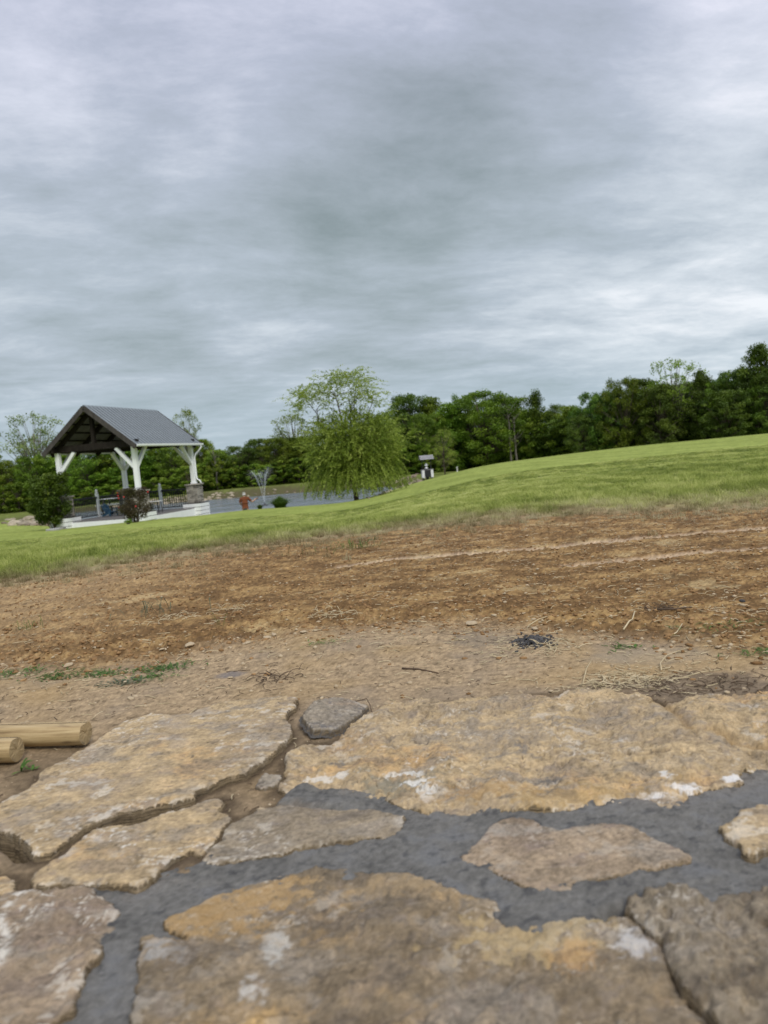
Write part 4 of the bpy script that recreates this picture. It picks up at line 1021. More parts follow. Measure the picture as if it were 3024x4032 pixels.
    for x in (0, -Wg):
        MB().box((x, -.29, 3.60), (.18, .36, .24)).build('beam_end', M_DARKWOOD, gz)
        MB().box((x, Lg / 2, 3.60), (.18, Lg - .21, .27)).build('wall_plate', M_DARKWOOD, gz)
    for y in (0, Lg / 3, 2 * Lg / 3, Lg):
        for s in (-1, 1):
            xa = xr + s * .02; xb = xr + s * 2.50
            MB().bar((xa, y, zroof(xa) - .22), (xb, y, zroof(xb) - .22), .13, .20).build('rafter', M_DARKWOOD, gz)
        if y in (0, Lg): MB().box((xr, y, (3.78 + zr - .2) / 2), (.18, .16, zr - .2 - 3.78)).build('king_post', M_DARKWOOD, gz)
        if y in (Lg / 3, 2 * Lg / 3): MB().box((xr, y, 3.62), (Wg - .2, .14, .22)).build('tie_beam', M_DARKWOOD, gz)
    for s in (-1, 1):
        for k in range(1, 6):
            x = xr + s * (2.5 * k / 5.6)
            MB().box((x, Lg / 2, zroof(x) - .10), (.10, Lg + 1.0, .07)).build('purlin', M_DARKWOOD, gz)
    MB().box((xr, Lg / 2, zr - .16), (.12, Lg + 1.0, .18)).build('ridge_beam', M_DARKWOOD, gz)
    y0, y1 = -.52, Lg + .52
    for s in (-1, 1):
        xe2 = xr + s * (xe - xr); n = Vector((s * sl, 0, 1)).normalized()
        A = Vector((xr, 0, zr)); B = Vector((xe2, 0, ze))
        def slab(off, th, ya, yb, mat, nm, par=gz, ext=0.0):
            a = A + n * off; b = B + (B - A).normalized() * ext + n * off
            m_ = MB(); vs = []
            for y in (ya, yb):
                for p in (a, b, b + n * th, a + n * th): vs.append((p.x, y, p.z))
            m_.add(vs, [(0, 1, 2, 3), (7, 6, 5, 4), (0, 4, 5, 1), (1, 5, 6, 2), (2, 6, 7, 3), (3, 7, 4, 0)])
            return m_.build(nm, mat, par)
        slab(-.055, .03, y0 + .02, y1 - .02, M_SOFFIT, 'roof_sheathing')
        rf = slab(-.02, .02, y0, y1, M_ROOF, 'roof', ext=.05)
        c = (A + B) / 2
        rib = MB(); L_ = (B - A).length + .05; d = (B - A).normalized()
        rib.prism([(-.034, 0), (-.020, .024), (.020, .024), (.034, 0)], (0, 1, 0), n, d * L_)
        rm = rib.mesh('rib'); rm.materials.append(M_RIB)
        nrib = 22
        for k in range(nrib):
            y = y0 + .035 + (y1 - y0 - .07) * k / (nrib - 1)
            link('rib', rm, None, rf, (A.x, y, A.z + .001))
        for y in (y0 - .015, y1 + .015):
            MB().bar((A.x, y, A.z - .11), (B.x + s * .02, y, B.z - .11), .045, .24).build('barge_board', M_BARGE, gz)
    MB().prism([(-.13, -.10), (0, .035), (.13, -.10), (.12, -.115), (0, .015), (-.12, -.115)], (1, 0, 0), (0, 0, 1), (0, y1 - y0 + .03, 0), (xr, y0 - .015, zr)).build('ridge_cap', M_ROOF, gz)
    for s, nm in ((1, 'gutter'), (-1, 'gutter')):
        xg = xr + s * (xe - xr + .07)
        MB().prism([(-.06, .05), (-.06, -.04), (-.03, -.07), (.03, -.07), (.06, -.03), (.065, .05), (.05, .05), (.045, -.02), (-.045, -.02), (-.045, .05)], (1, 0, 0), (0, 0, 1), (0, y1 - y0 - .02, 0), (xg, y0 + .01, ze - .03)).build(nm, M_WHITE, gz)
    MB().tube([(xe + .07, Lg + .30, ze - .09), (xe + .07, Lg + .28, ze - .22), (.22, Lg + .14, ze - .55), (.17, Lg + .05, ze - .72), (.17, Lg + .05, 1.72), (.20, Lg + .05, 1.55), (.36, Lg + .02, 1.47), (.42, Lg + .02, 1.36), (.42, Lg + .02, 1.31)], .042, 8).build('downspout', M_WHITE, gz, smooth=True)
    # railings
    def rail(a, b, mid):
        a = Vector(a); b = Vector(b); L = (b - a).length; d = (b - a) / L
        r_ = MB().bar(a + Vector((0, 0, 1.06)), b + Vector((0, 0, 1.06)), .09, .09).build('top_rail', M_BLACK, gz)
        MB().bar(a + Vector((0, 0, .11)), b + Vector((0, 0, .11)), .05, .05).build('bottom_rail', M_BLACK, gz)
        n = int(L / .135)
        for k in range(1, n):
            p = a + d * (L * k / n)
            if (p - Vector(mid)).length < .11: continue
            link('baluster', bal, None, gz, (p.x, p.y, .07))
        nw = MB().box((mid[0], mid[1], .63), (.14, .14, 1.26)).build('newel_post', M_WHITE, gz, bevel=.01)
        MB().lathe([(.03, 0), (.085, .02), (.085, .05), (.045, .07), (.055, .10), (.075, .15), (.06, .20), (.02, .235), (.004, .245)], (mid[0], mid[1], 1.26), 12).build('finial', M_WHITE, nw, smooth=True)
    rail((-Wg, .36, 0), (-Wg, Lg - .36, 0), (-Wg, Lg / 2, 0))
    rail((-Wg + .36, Lg, 0), (-.36, Lg, 0), (-Wg / 2, Lg, 0))
build_gazebo()

# ------------------------------------------------------------------ things on the deck
def deck_at(px, py, zl=0.0):
    p = hit(px, py, -1.45 + zl); return p
def picnic_table(px, py, rz, label):
    p = deck_at(px, py, .80); o = empty('picnic_table', (p[0], p[1], -1.45), rz)
    for k in range(5): MB().box((0, -.30 + .15 * k, .79), (1.75, .140, .035)).build('top_board', M_WHITE_OLD, o)
    for s in (-1, 1):
        for k in range(2): MB().box((0, s * (.62 + .145 * k), .44), (1.75, .135, .035)).build('seat_board', M_WHITE_OLD, o)
        MB().box((s * .6, 0, .405), (.06, 1.5, .04)).build('cross_bar', M_BARGE, o)
        for t in (-1, 1): MB().bar((s * .6, t * .22, .77), (s * .6, t * .55, 0), .05, .08).build('leg', M_BARGE, o)
    return tag(o, label, 'table')
picnic_table(452, 1961, radians(-12), 'weathered white picnic table on the gazebo deck behind the rose bush')
def side_table():
    p = deck_at(606, 1973, .62); o = empty('side_table', (p[0], p[1], -1.45), radians(-15))
    MB().box((0, 0, .60), (.75, .45, .04)).build('table_top', M_WHITE_OLD, o, bevel=.005)
    for sx in (-1, 1):
        for sy in (-1, 1): MB().bar((sx * .30, sy * .16, .58), (sx * .34, sy * .19, 0), .04, .04).build('leg', M_BLACK, o)
    tag(o, 'low white topped table with dark legs near the right newel post', 'table')
    q = deck_at(596, 2008, 0); b = MB().lathe([(.13, 0), (.155, .04), (.17, .33), (.19, .34), (.19, .37), (.165, .37), (.15, .34)], (0, 0, 0), 18).mesh('bucket', smooth=True)
    tag(link('bucket', b, M_BOX, None, (q[0], q[1], -1.45)), 'pale grey bucket on the deck under the low table', 'bucket')
side_table()
def blue_chair():
    p = deck_at(432, 2032); o = empty('deck_chair', (p[0], p[1], -1.45), radians(60)); s = .85
    for k in range(5): MB().bar(((-.20 + .10 * k) * s, .05, .18), ((-.23 + .115 * k) * s, .34, .62 + .04 * (2 - abs(k - 2))), .085 * s, .02, (0, -1, .5)).build('back_slat', M_BLUE, o)
    for k in range(5): MB().box((0, -.34 + .09 * k, .24 - .018 * k), (.46 * s, .08, .02)).build('seat_slat', M_BLUE, o)
    for t in (-1, 1):
        MB().box((t * .27, -.12, .40), (.10, .52, .022)).build('arm', M_BLUE, o)
        MB().box((t * .24, -.33, .195), (.03, .07, .39)).build('leg', M_BLUE, o); MB().bar((t * .22, -.34, .20), (t * .22, .30, .03), .03, .08).build('leg', M_BLUE, o)
    tag(o, 'small blue slatted deck chair on the gazebo deck in front of the railing', 'chair')
    q = deck_at(463, 2029); b = MB().prism([(-.20, 0), (.20, 0), (.17, .30), (-.17, .30)], (1, 0, 0), (0, 0, 1), (0, .32, 0)).box((0, .16, .315), (.38, .36, .03)).mesh('storage_box', bevel=.012)
    tag(link('storage_box', b, M_BOX, None, (q[0], q[1], -1.45), (0, 0, .2)), 'pale storage box right of the blue chair', 'box')
blue_chair()

# ------------------------------------------------------------------ planting beside the gazebo
def shrub(name, label, cat, base, H, W_, mat, seed, leaf=.10, n=9000, narrow=.35, flowers=0, flower_mat=None):
    r = np.random.default_rng(seed); o = empty(name, base)
    m_ = 34; cs = []
    for i in range(m_):
        z = r.uniform(.18, .95); a = r.uniform(0, 2 * pi); R = W_ / 2 * (narrow + (1 - narrow) * sstep(.05, .5, z)) * sqrt(max(.05, 1 - max(0, (z - .55) / .5) ** 2)) * r.random() ** .4
        cs.append([cos(a) * R, sin(a) * R, z * H, r.random()])
    cs = np.array(cs); k = r.integers(0, m_, n); d = r.normal(size=(n, 3)); d /= np.linalg.norm(d, axis=1)[:, None]; q = W_ * .17 * r.random(n) ** .45
    C = cs[k, :3] + d * q[:, None]; C[:, 2] = np.clip(C[:, 2], .05, H)
    V, F, tn = leaf_cards(C, leaf, seed + 1, tone=cs[k, 3] * .7 + .3 * r.random(n)); me = make_mesh('foliage', V, F); fattr(me, 'tone', tn); link('foliage', me, mat, o)
    mb = MB()
    for c in cs[::2]: mb.tube([(r.normal() * .06, r.normal() * .06, -.05), (c[0] * .4, c[1] * .4, c[2] * .5), c[:3]], [.022, .014, .005], 5)
    mb.build('stems', M_BARK, o, kind='stuff')
    for i in range(flowers):
        a = r.uniform(pi, 2 * pi); z = r.uniform(.35, .97); R = W_ * .46 * (narrow + (1 - narrow) * sstep(.05, .5, z))
        fb = MB().lathe([(.008, -.02), (.024, 0), (.036, .02), (.032, .04), (.015, .035), (.005, .025)], (0, 0, 0), 7).mesh('bloom', smooth=True)
        link('bloom', fb, flower_mat, o, (cos(a) * R, sin(a) * R, z * H), (r.uniform(-1.2, -.3), 0, 0))
    return tag(o, label, cat)
M_RED = simple_mat('red_petal', (.40, .012, .018), (.60, .03, .03), 8, .6, 0, 0)
b = on_ground(212, 2085); shrub('shrub', 'large rounded dark green shrub in front of the left gazebo pier', 'shrub', (b[0], b[1], b[2] - .05), 2.85, 1.95, M_LEAF_D, 31, leaf=.11, n=13000, narrow=.3)
b = on_ground(543, 2056); shrub('rose_bush', 'dark reddish rose bush with a few red blooms before the front pier', 'rose bush', (b[0], b[1] - .2, b[2] - .05), 1.55, 1.38, M_LEAF_R, 41, leaf=.065, n=7000, narrow=.35, flowers=7, flower_mat=M_RED)
for i, (px, py, h, lab) in enumerate([(620, 2042, .30, 'low dark plant right beside the rose bush'), (705, 2035, .36, 'thin weed with upright stems against the white skirt'), (760, 2028, .42, 'spindly weed growing before the white planked plinth'),
                                      (505, 2064, .22, 'small pale green plant left of the rose bush foot'), (655, 2038, .20, 'little low plant between the rose bush and the thin weed')]):
    b = on_ground(px, py); shrub('plant', lab, 'plant', (b[0], b[1], b[2] - .02), h, h * 1.3, M_LEAF_A, 60 + i, leaf=.05, n=320, narrow=.5)
rs = random.Random(9)
M_PAVER = simple_mat('grey_paver', (.24, .235, .22), (.40, .39, .37), 8, .85, .4, .004, rnd=.2)
for i, (px, py, w, tl) in enumerate([(205, 2090, .55, .02), (232, 2085, .5, -.05), (268, 2079, .55, .03), (300, 2076, .45, .10), (335, 2071, .5, -.02), (372, 2067, .55, .05), (408, 2063, .5, -.04), (455, 2056, .62, .03)]):
    b = on_ground(px, py)
    o = MB().box((0, 0, .05), (w, .30, .11)).build('paver', M_PAVER, None, (b[0], b[1] + .1, b[2] - .02), (tl, rs.uniform(-.05, .05), radians(-15) + rs.uniform(-.15, .15)), bevel=.012)
    tag(o, 'flat grey paving slab edging the bed along the front of the gazebo', 'paving slab', 'grey slabs edging the gazebo bed')
def planter_bowl():
    b = on_ground(462, 2055)
    o = MB().lathe([(.12, 0), (.20, .03), (.30, .12), (.33, .15), (.31, .16), (.24, .10), (.10, .07)], (0, 0, 0), 20).build('stone_bowl', M_PAVER, None, (b[0], b[1] + .25, b[2] + .08), smooth=True)
    tag(o, 'shallow grey stone bowl among the slabs in front of the gazebo skirt', 'bowl')
planter_bowl()

# ================================================================== DOCK, ANGLER, FOUNTAIN
def dock():
    o = empty('dock', (-10.2, 47, -2.6), radians(3))
    for k in range(34):
        MB().box((0, -8.0 + .48 * k, -.03), (6.8, .465, .05)).build('deck_board', M_DOCK, o)
    for s in (-1, 0, 1): MB().box((s * 3.2, 0, -.15), (.12, 16.3, .18)).build('joist', M_BARGE, o)
    for s in (-1, 1):
        for k in range(4): MB().lathe([(.09, -1.3), (.09, .02)], (s * 3.48, -7 + 4.6 * k, 0), 8).build('pile', M_BARGE, o)
    tag(o, 'flat grey dock at the water edge behind the lawn where the angler stands', 'dock')
M_DOCK = simple_mat('weathered_grey_boards', (.16, .17, .18), (.26, .27, .285), 5, .8, .2, .003)
dock()

def skin_mesh(name, joints, edges, root, mat, parent, sub=2):
    me = bpy.data.meshes.new(name); me.from_pydata([j[0] for j in joints], edges, [])
    o = bpy.data.objects.new(name, me); COL.objects.link(o)
    md = o.modifiers.new('skin', 'SKIN'); md.use_smooth_shade = True
    for i, j in enumerate(joints):
        sv = me.skin_vertices[0].data[i]; sv.radius = j[1] if isinstance(j[1], tuple) else (j[1], j[1]); sv.use_root = (i == root)
    s = o.modifiers.new('sub', 'SUBSURF'); s.levels = sub; s.render_levels = sub
    dg = bpy.context.evaluated_depsgraph_get(); dg.update()
    nm = bpy.data.meshes.new_from_object(o.evaluated_get(dg)); nm.name = name
    o.modifiers.clear(); o.data = nm; bpy.data.meshes.remove(me)
    nm.materials.clear(); nm.materials.append(mat)
    for p in nm.polygons: p.use_smooth = True
    if parent is not None: o.parent = parent
    return o
M_SKIN = simple_mat('skin', (.42, .235, .155), (.52, .31, .21), 8, .55, .1, .001)
M_SHIRT = simple_mat('rust_shirt', (.150, .040, .011), (.175, .050, .015), 5, .85, .5, .010)
M_JEANS = simple_mat('dark_trousers', (.03, .035, .045), (.055, .06, .075), 9, .85, .3, .004)
M_HAIR = simple_mat('grey_hair', (.30, .29, .28), (.55, .54, .52), 30, .8, .5, .004)
M_SHOE = simple_mat('dark_shoe', (.03, .025, .02), (.05, .045, .04), 9, .7, .2, .002)
def angler():
    p = at(960, 1940, 40.0); o = empty('person', (p[0], 40.0, -2.575), radians(4))
    # back to the camera (facing +Y), right arm lifted forward and to the right
    sh = 1.46
    J = [((0, 0, 1.00), (.125, .085)), ((0, 0, 1.16), (.122, .078)), ((0, -.01, 1.32), (.135, .080)), ((0, -.01, 1.44), (.095, .060)), ((0, .01, 1.53), (.055, .055)), ((0, .025, 1.60), (.058, .066)), ((0, .035, 1.66), (.074, .090)), ((0, .03, 1.73), (.068, .085)),
         ((.18, -.01, 1.42), .050), ((.33, .10, 1.24), .047), ((.38, .16, 1.20), .043), ((.55, .30, 1.32), .032), ((.60, .34, 1.355), .028),
         ((-.18, -.01, 1.42), .050), ((-.245, .02, 1.22), .048), ((-.25, .06, 1.14), .042), ((-.20, .26, 1.05), .032), ((-.19, .31, 1.05), .028),
         ((.10, 0, .90), .095), ((.115, .01, .50), .060), ((.12, 0, .10), .042), ((.13, .12, .045), .040),
         ((-.10, 0, .90), .095), ((-.115, .01, .50), .060), ((-.12, 0, .10), .042), ((-.13, .12, .045), .040)]
    E = [(0, 1), (1, 2), (2, 3), (3, 4), (4, 5), (5, 6), (6, 7), (3, 8), (8, 9), (9, 10), (10, 11), (11, 12), (3, 13), (13, 14), (14, 15), (15, 16), (16, 17), (0, 18), (18, 19), (19, 20), (20, 21), (0, 22), (22, 23), (23, 24), (24, 25)]
    skin_mesh('body', J, E, 0, M_SKIN, o)
    # hands
    for hx, hy, hz, sx in ((.60, .34, 1.355, 1), (-.19, .31, 1.05, -1)):
        Jh = [((hx, hy, hz), .026), ((hx + .035 * sx, hy + .035, hz + .01), .030)]; Eh = [(0, 1)]
        for k in range(4):
            q = Vector((hx + .045 * sx, hy + .045, hz + .03 - .02 * k)); b0 = len(Jh)
            Jh += [(tuple(q + Vector((.025, .02, 0))), .010), (tuple(q + Vector((.02, .045, -.005))), .009), (tuple(q + Vector((-.01, .045, -.01))), .008)]; Eh += [(1, b0), (b0, b0 + 1), (b0 + 1, b0 + 2)]
        b0 = len(Jh); Jh += [((hx + .01, hy + .05, hz + .035), .011), ((hx - .005, hy + .075, hz + .03), .009)]; Eh += [(0, b0), (b0, b0 + 1)]
        skin_mesh('hand', Jh, Eh, 0, M_SKIN, o, 1)
    Js = [((0, 0, .93), (.168, .120)), ((0, 0, 1.05), (.172, .120)), ((0, -.005, 1.18), (.172, .118)), ((0, -.01, 1.33), (.192, .128)), ((0, -.01, 1.455), (.15, .095)), ((0, .005, 1.505), (.07, .07)),
          ((.195, -.01, 1.43), .080), ((.29, .06, 1.30), .074), ((.325, .09, 1.25), .074), ((-.195, -.01, 1.43), .080), ((-.24, .01, 1.28), .072), ((-.245, .02, 1.20), .072)]
    skin_mesh('shirt', Js, [(0, 1), (1, 2), (2, 3), (3, 4), (4, 5), (4, 6), (6, 7), (7, 8), (4, 9), (9, 10), (10, 11)], 1, M_SHIRT, o)
    Jt = [((0, 0, .99), (.160, .112)), ((0, 0, .90), (.165, .118)), ((.10, 0, .84), .105), ((.115, .01, .50), .075), ((.12, 0, .08), .058), ((-.10, 0, .84), .105), ((-.115, .01, .50), .075), ((-.12, 0, .08), .058)]
    skin_mesh('trousers', Jt, [(0, 1), (1, 2), (2, 3), (3, 4), (1, 5), (5, 6), (6, 7)], 0, M_JEANS, o)
    for s in (-1, 1): skin_mesh('shoe', [((s * .12, -.04, .045), .050), ((s * .125, .08, .04), .048), ((s * .13, .18, .035), .038)], [(0, 1), (1, 2)], 0, M_SHOE, o, 1)
    skin_mesh('hair', [((0, -.015, 1.615), (.060, .050)), ((0, -.008, 1.68), (.084, .078)), ((0, .015, 1.745), (.078, .090))], [(0, 1), (1, 2)], 1, M_HAIR, o)
    for s in (-1, 1): MB().lathe([(.004, -.03), (.014, -.02), (.018, .01), (.010, .03)], (s * .088, .035, 1.665), 8).build('ear', M_SKIN, o, smooth=True)
    MB().lathe([(.004, .03), (.016, -.005), (.012, -.02)], (0, .135, 1.66), 8).build('nose', M_SKIN, o, smooth=True)
    tag(o, 'grey haired person in a rust brown shirt seen from behind, holding out a fishing rod', 'person')
    R = Matrix.Rotation(radians(4), 3, 'Z')
    h = Vector((p[0], 40.0, -2.575)) + R @ Vector((.625, .375, 1.365)); d = (Vector((1.15, .3, .98))).normalized()
    rod = empty('fishing_rod', h); e = d
    MB().tube([-e * .28, e * .10], [.017, .014], 8).build('grip', M_BLACK, rod, smooth=True)
    MB().tube([e * .10, e * .9, e * 1.7 + Vector((0, 0, -.01))], [.007, .005, .003], 6).build('shaft', M_DARKWOOD, rod, smooth=True)
    MB().lathe([(.01, -.03), (.035, -.02), (.035, .02), (.01, .03)], tuple(e * .02 + Vector((0, 0, -.06))), 10).build('reel', M_BLACK, rod)
    tag(rod, 'thin dark fishing rod held up by the person in the rust shirt', 'fishing rod')
angler()

def _spray(N, b, out):
    b.inputs['Base Color'].default_value = (.80, .85, .88, 1); b.inputs['Roughness'].default_value = .5
    tr = N.node('ShaderNodeBsdfTransparent'); g = N.node('ShaderNodeNewGeometry'); n = N.noise(N.mapping(g.outputs['Position'], scale=(1, 1, .35)), 14, 3, .6)
    mx = N.node('ShaderNodeMixShader'); N.link(N.mrange(n, .35, .65, .02, .22), mx.inputs[0]); N.link(tr.outputs[0], mx.inputs[1]); N.link(b.outputs[0], mx.inputs[2]); N.link(mx.outputs[0], out.inputs['Surface'])
M_SPRAY = material('water_spray', _spray)
def fountain():
    q = hit(1043, 1990, WATER_Z); o = empty('fountain', (q[0], q[1], WATER_Z)); s = q[1] / F_PX
    MB().lathe([(.30, -.15), (.30, .04), (.20, .08), (.06, .10), (.05, .22)], (0, 0, 0), 14).build('nozzle_float', M_BLACK, o, smooth=True)
    r = np.random.default_rng(12); C = []
    for k in range(7):
        a = 2 * pi * k / 7 + .3; tilt = (.98 if k in (3, 4) else .75) * r.uniform(.75, 1.05); H = 136 * s * r.uniform(.82, 1.0)
        pts = []
        for t in np.linspace(0, 1, 9):
            x = tilt * t * 1.0; z = .2 + H * (1 - (1 - t) ** 2 * 1.0) if t < 1 else H
            pts.append((cos(a) * x, sin(a) * x, .2 + H * (2 * t - t * t)))
        MB().tube(pts, [.014 + .030 * t for t in np.linspace(0, 1, 9)], 6).build('jet', M_SPRAY, o, smooth=True)
        for _ in range(650):
            t = r.uniform(.35, 1.35); x = tilt * t; z = .2 + H * (2 * t - t * t)
            C.append([cos(a) * x + r.normal() * .16 * t, sin(a) * x + r.normal() * .16 * t, z + r.normal() * .14])
    V, F, tn = leaf_cards(np.array(C), .038, 3, aspect=.9); me = make_mesh('spray', V, F); tag(link('spray', me, M_SPRAY, o), kind='stuff')
    tag(o, 'floating fountain throwing a fan of thin white jets from the pond', 'fountain')
fountain()

# ------------------------------------------------------------------ arching grass clumps at the crest of the lawn
M_BLADE = foliage_mat('grass_clump_blade', (.04, .085, .012), (.10, .17, .025), (.19, .25, .05), trans=.35)
def grass_clump(px, py, wpx, hpx, label, n, seed):
    b = on_ground(px, py); Y = b[1]; s = Y / F_PX; W = wpx * s; H = hpx * s; r = np.random.default_rng(seed)
    V = []; F = []; T = []
    for i in range(n):
        a = r.uniform(0, 2 * pi); q = r.random() ** .6; R = W / 2 * q; bx, by = cos(a) * R * .35, sin(a) * R * .35; h = H * r.uniform(.75, 1.08) * (1 - .35 * q * q)
        w = .010 + .008 * r.random(); sx, sy = -sin(a) * w, cos(a) * w; base = len(V)
        for k, t in enumerate(np.linspace(0, 1, 6)):
            x = bx + cos(a) * (R * .75) * t ** 1.6; y = by + sin(a) * (R * .75) * t ** 1.6; z = h * (1.55 * t - .75 * t * t * (1 + .3 * q)); ww = 1 - t * .9
            V += [(x - sx * ww, y - sy * ww, z), (x + sx * ww, y + sy * ww, z)]; T += [r.random() * .5 + .4 * t] * 2
        F += [(base + 2 * k, base + 2 * k + 1, base + 2 * k + 3, base + 2 * k + 2) for k in range(5)]
    me = make_mesh('grass_clump', V, np.array(F)); fattr(me, 'tone', T); return tag(link('grass_clump', me, M_BLADE, None, b + np.array([0, 0, -.02])), label, 'ornamental grass')
grass_clump(1104, 1999, 118, 62, 'wide mound of arching green grass on the lawn crest by the fountain', 1100, 1)
grass_clump(1024, 2004, 40, 26, 'small grass tuft between the angler and the wide grass mound', 320, 2)

# ================================================================== WISHING WELL
def wishing_well():
    b = on_ground(1684, 1888); Y = b[1]; s = Y / F_PX; k = s * 47.0     # k = 1 when 47 px to the metre
    o = empty('wishing_well', b, radians(6)); o.scale = (k, k, k)
    M_GB = simple_mat('grey_weathered_board', (.20, .195, .20), (.33, .32, .325), 9, .8, .3, .003, (.3, 1, 1))
    for sx in (-1, 1):
        for sy in (-1, 1): MB().box((sx * .36, sy * .30, .10), (.07, .07, .26)).build('leg', M_BLACK, o)
    MB().box((0, 0, .10), (.22, .22, .20)).build('foot_block', M_BLACK, o)
    MB().box((0, 0, .50), (.84, .64, .62)).build('basin', M_BLACK, o)
    for sx in (-1, 1):
        MB().box((sx * .37, -.335, .50), (.21, .03, .66)).build('front_board', M_WHITE_OLD, o)
        for y in (-.2, 0, .2): MB().box((sx * .435, y, .50), (.03, .19, .64)).build('side_board', M_WHITE_OLD, o)
    MB().box((0, -.33, .50), (.50, .015, .60)).build('front_panel', M_BLACK, o)
    MB().box((0, 0, .83), (.98, .74, .04)).build('rim', M_GB, o)
    for sx in (-1, 1): MB().box((sx * .36, 0, 1.32), (.065, .065, .95)).build('post', M_BLACK, o)
    MB().tube([(-.44, 0, 1.50), (.44, 0, 1.50)], .022, 8).build('crank_bar', M_BLACK, o)
    for sy in (-1, 1):
        for t in range(3):
            y0, z0 = sy * (.05 + .155 * t), 2.02 - .12 * t
            MB().bar((-.58, y0 + sy * .07, z0 - .05), (.58, y0 + sy * .07, z0 - .05), .165, .022, (0, sy * .55, .84)).build('roof_board', M_GB, o)
    MB().prism([(-.44, 0), (.44, 0), (0, .36)], (0, 1, 0), (0, 0, 1), (.03, 0, 0), (-.50, 0, 1.66)).build('gable_board', M_DARKWOOD, o)
    MB().prism([(-.44, 0), (.44, 0), (0, .36)], (0, 1, 0), (0, 0, 1), (.03, 0, 0), (.47, 0, 1.66)).build('gable_board', M_DARKWOOD, o)
    tag(o, 'small wooden wishing well with a grey plank roof on the lawn by the stream', 'wishing well')
    l = empty('lantern', np.array(b) + np.array([-.03 * k, -.02, .93 * k]), 0); l.scale = (k * 1.25,) * 3
    MB().lathe([(.11, 0), (.12, .02), (.10, .05), (.075, .06)], (0, 0, 0), 8).build('base', M_WHITE, l)
    MB().lathe([(.07, .06), (.075, .20)], (0, 0, 0), 8).build('glass', M_BOX, l)
    MB().lathe([(.13, .20), (.12, .22), (.06, .29), (.02, .33), (.015, .36)], (0, 0, 0), 8).build('roof', M_WHITE, l)
    MB().tube([(0, 0, .35), (0, 0, .455)], .006, 5).build('hook', M_BLACK, l)
    tag(l, 'white lantern hanging under the roof of the wishing well', 'lantern')
wishing_well()
b = on_ground(1800, 1846)
tag(MB().lathe([(.06, -.1), (.06, .34), (.075, .35), (.075, .40), (.01, .42)], (0, 0, 0), 10).build('marker_post', M_BOX, None, b), 'short pale marker pipe at the edge of the lawn right of the well', 'post')

# ================================================================== ROCKS BY THE WATER
def rock_meshes(n, seed, mat, flat=.6):
    out = []
    for i in range(n):
        bm = bmesh.new(); bmesh.ops.create_icosphere(bm, subdivisions=2, radius=.5)
        r = random.Random(seed + i)
        pl = [Vector((r.gauss(0, 1), r.gauss(0, 1), r.gauss(0, 1))).normalized() for _ in range(7)]; dd = [r.uniform(.28, .42) for _ in pl]
        for v in bm.verts:
            for p_, d_ in zip(pl, dd):
                k = v.co.dot(p_)
                if k > d_: v.co -= p_ * (k - d_)
            v.co.z *= flat; v.co += Vector((r.gauss(0, .012), r.gauss(0, .012), r.gauss(0, .012)))
        me = bpy.data.meshes.new('rock'); bm.to_mesh(me); bm.free(); me.materials.append(mat); out.append(me)
    return out
M_ROCK_P = simple_mat('pale_limestone', (.22, .18, .12), (.41, .35, .25), 3, .9, .5, .02, rnd=.25)
M_ROCK_B = simple_mat('brown_rock', (.10, .075, .05), (.26, .20, .14), 3, .9, .5, .02, rnd=.25)
RP = rock_meshes(6, 800, M_ROCK_P); RB = rock_meshes(5, 820, M_ROCK_B)
rr = random.Random(3)
def shore_y(x, y0=74, y1=95):
    Y = np.arange(y0, y1, .1); g = terrain(np.full(Y.shape, x), Y); i = np.argmax(g > WATER_Z); return Y[i]
def put_rock(me, x, y, s, label, group, sink=.25):
    o = link('rock', me, None, None, (x, y, tz(x, y) + s * (.25 - sink)), (rr.uniform(-.2, .2), rr.uniform(-.2, .2), rr.uniform(0, 6.3)), (s * rr.uniform(.8, 1.35), s * rr.uniform(.7, 1.1), s * rr.uniform(.8, 1.2)))
    return tag(o, label, 'rock', group)
for i in range(150):
    x = -17.2 - 14.5 * rr.random(); y = shore_y(x) + rr.random() ** 1.4 * 3.6
    put_rock(rr.choice(RP if rr.random() < .82 else RB), x, y, rr.uniform(.22, .60), 'pale rock lying on the far bank of the pond behind the gazebo and the angler', 'rocks along the far bank of the pond')
for i in range(42):
    b = on_ground(rr.uniform(15, 300), rr.uniform(2043, 2072)); put_rock(rr.choice(RP + RB[:2]), b[0], b[1], rr.uniform(.5, 1.25), 'pale boulder in the rock pile left of the dark shrub', 'boulders of the pile left of the dark shrub')
for i in range(24):
    x = -16 + 15 * rr.random(); y = shore_y(x) + rr.random() * 1.2
    put_rock(rr.choice(RP + RB), x, y, rr.uniform(.15, .38), 'small stone at the waterline of the grassy far bank', 'stones at the far waterline')
for i in range(88):
    px = 1432 + 215 * rr.random(); py = np.interp(px, [1430, 1500, 1580, 1650], [1962, 1944, 1916, 1890]) + rr.gauss(0, 3.5)
    b = on_ground(px, py); put_rock(rr.choice(RP), b[0], b[1], rr.uniform(.14, .34) * (1 if px > 1500 else .8), 'whitish stone in the stony strip between the lawn and the pond', 'white stones of the strip below the well', .15)
for i in range(24):
    px = 1575 + 85 * rr.random(); py = np.interp(px, [1575, 1660], [1893, 1868]) + rr.gauss(0, 4)
    b = on_ground(px, py); put_rock(rr.choice(RB), b[0], b[1], rr.uniform(.35, .8), 'brown rock in the stream bed left of the wishing well', 'brown rocks of the stream bed')
b = on_ground(1560, 1904); put_rock(RP[1], b[0], b[1], .85, 'single large pale boulder on the bank left of the white stone strip', None, .1)
b = on_ground(1081, 1932); put_rock(RP[2], b[0], b[1], .55, 'brightest lone white stone on the far bank behind the fountain', None, .1)
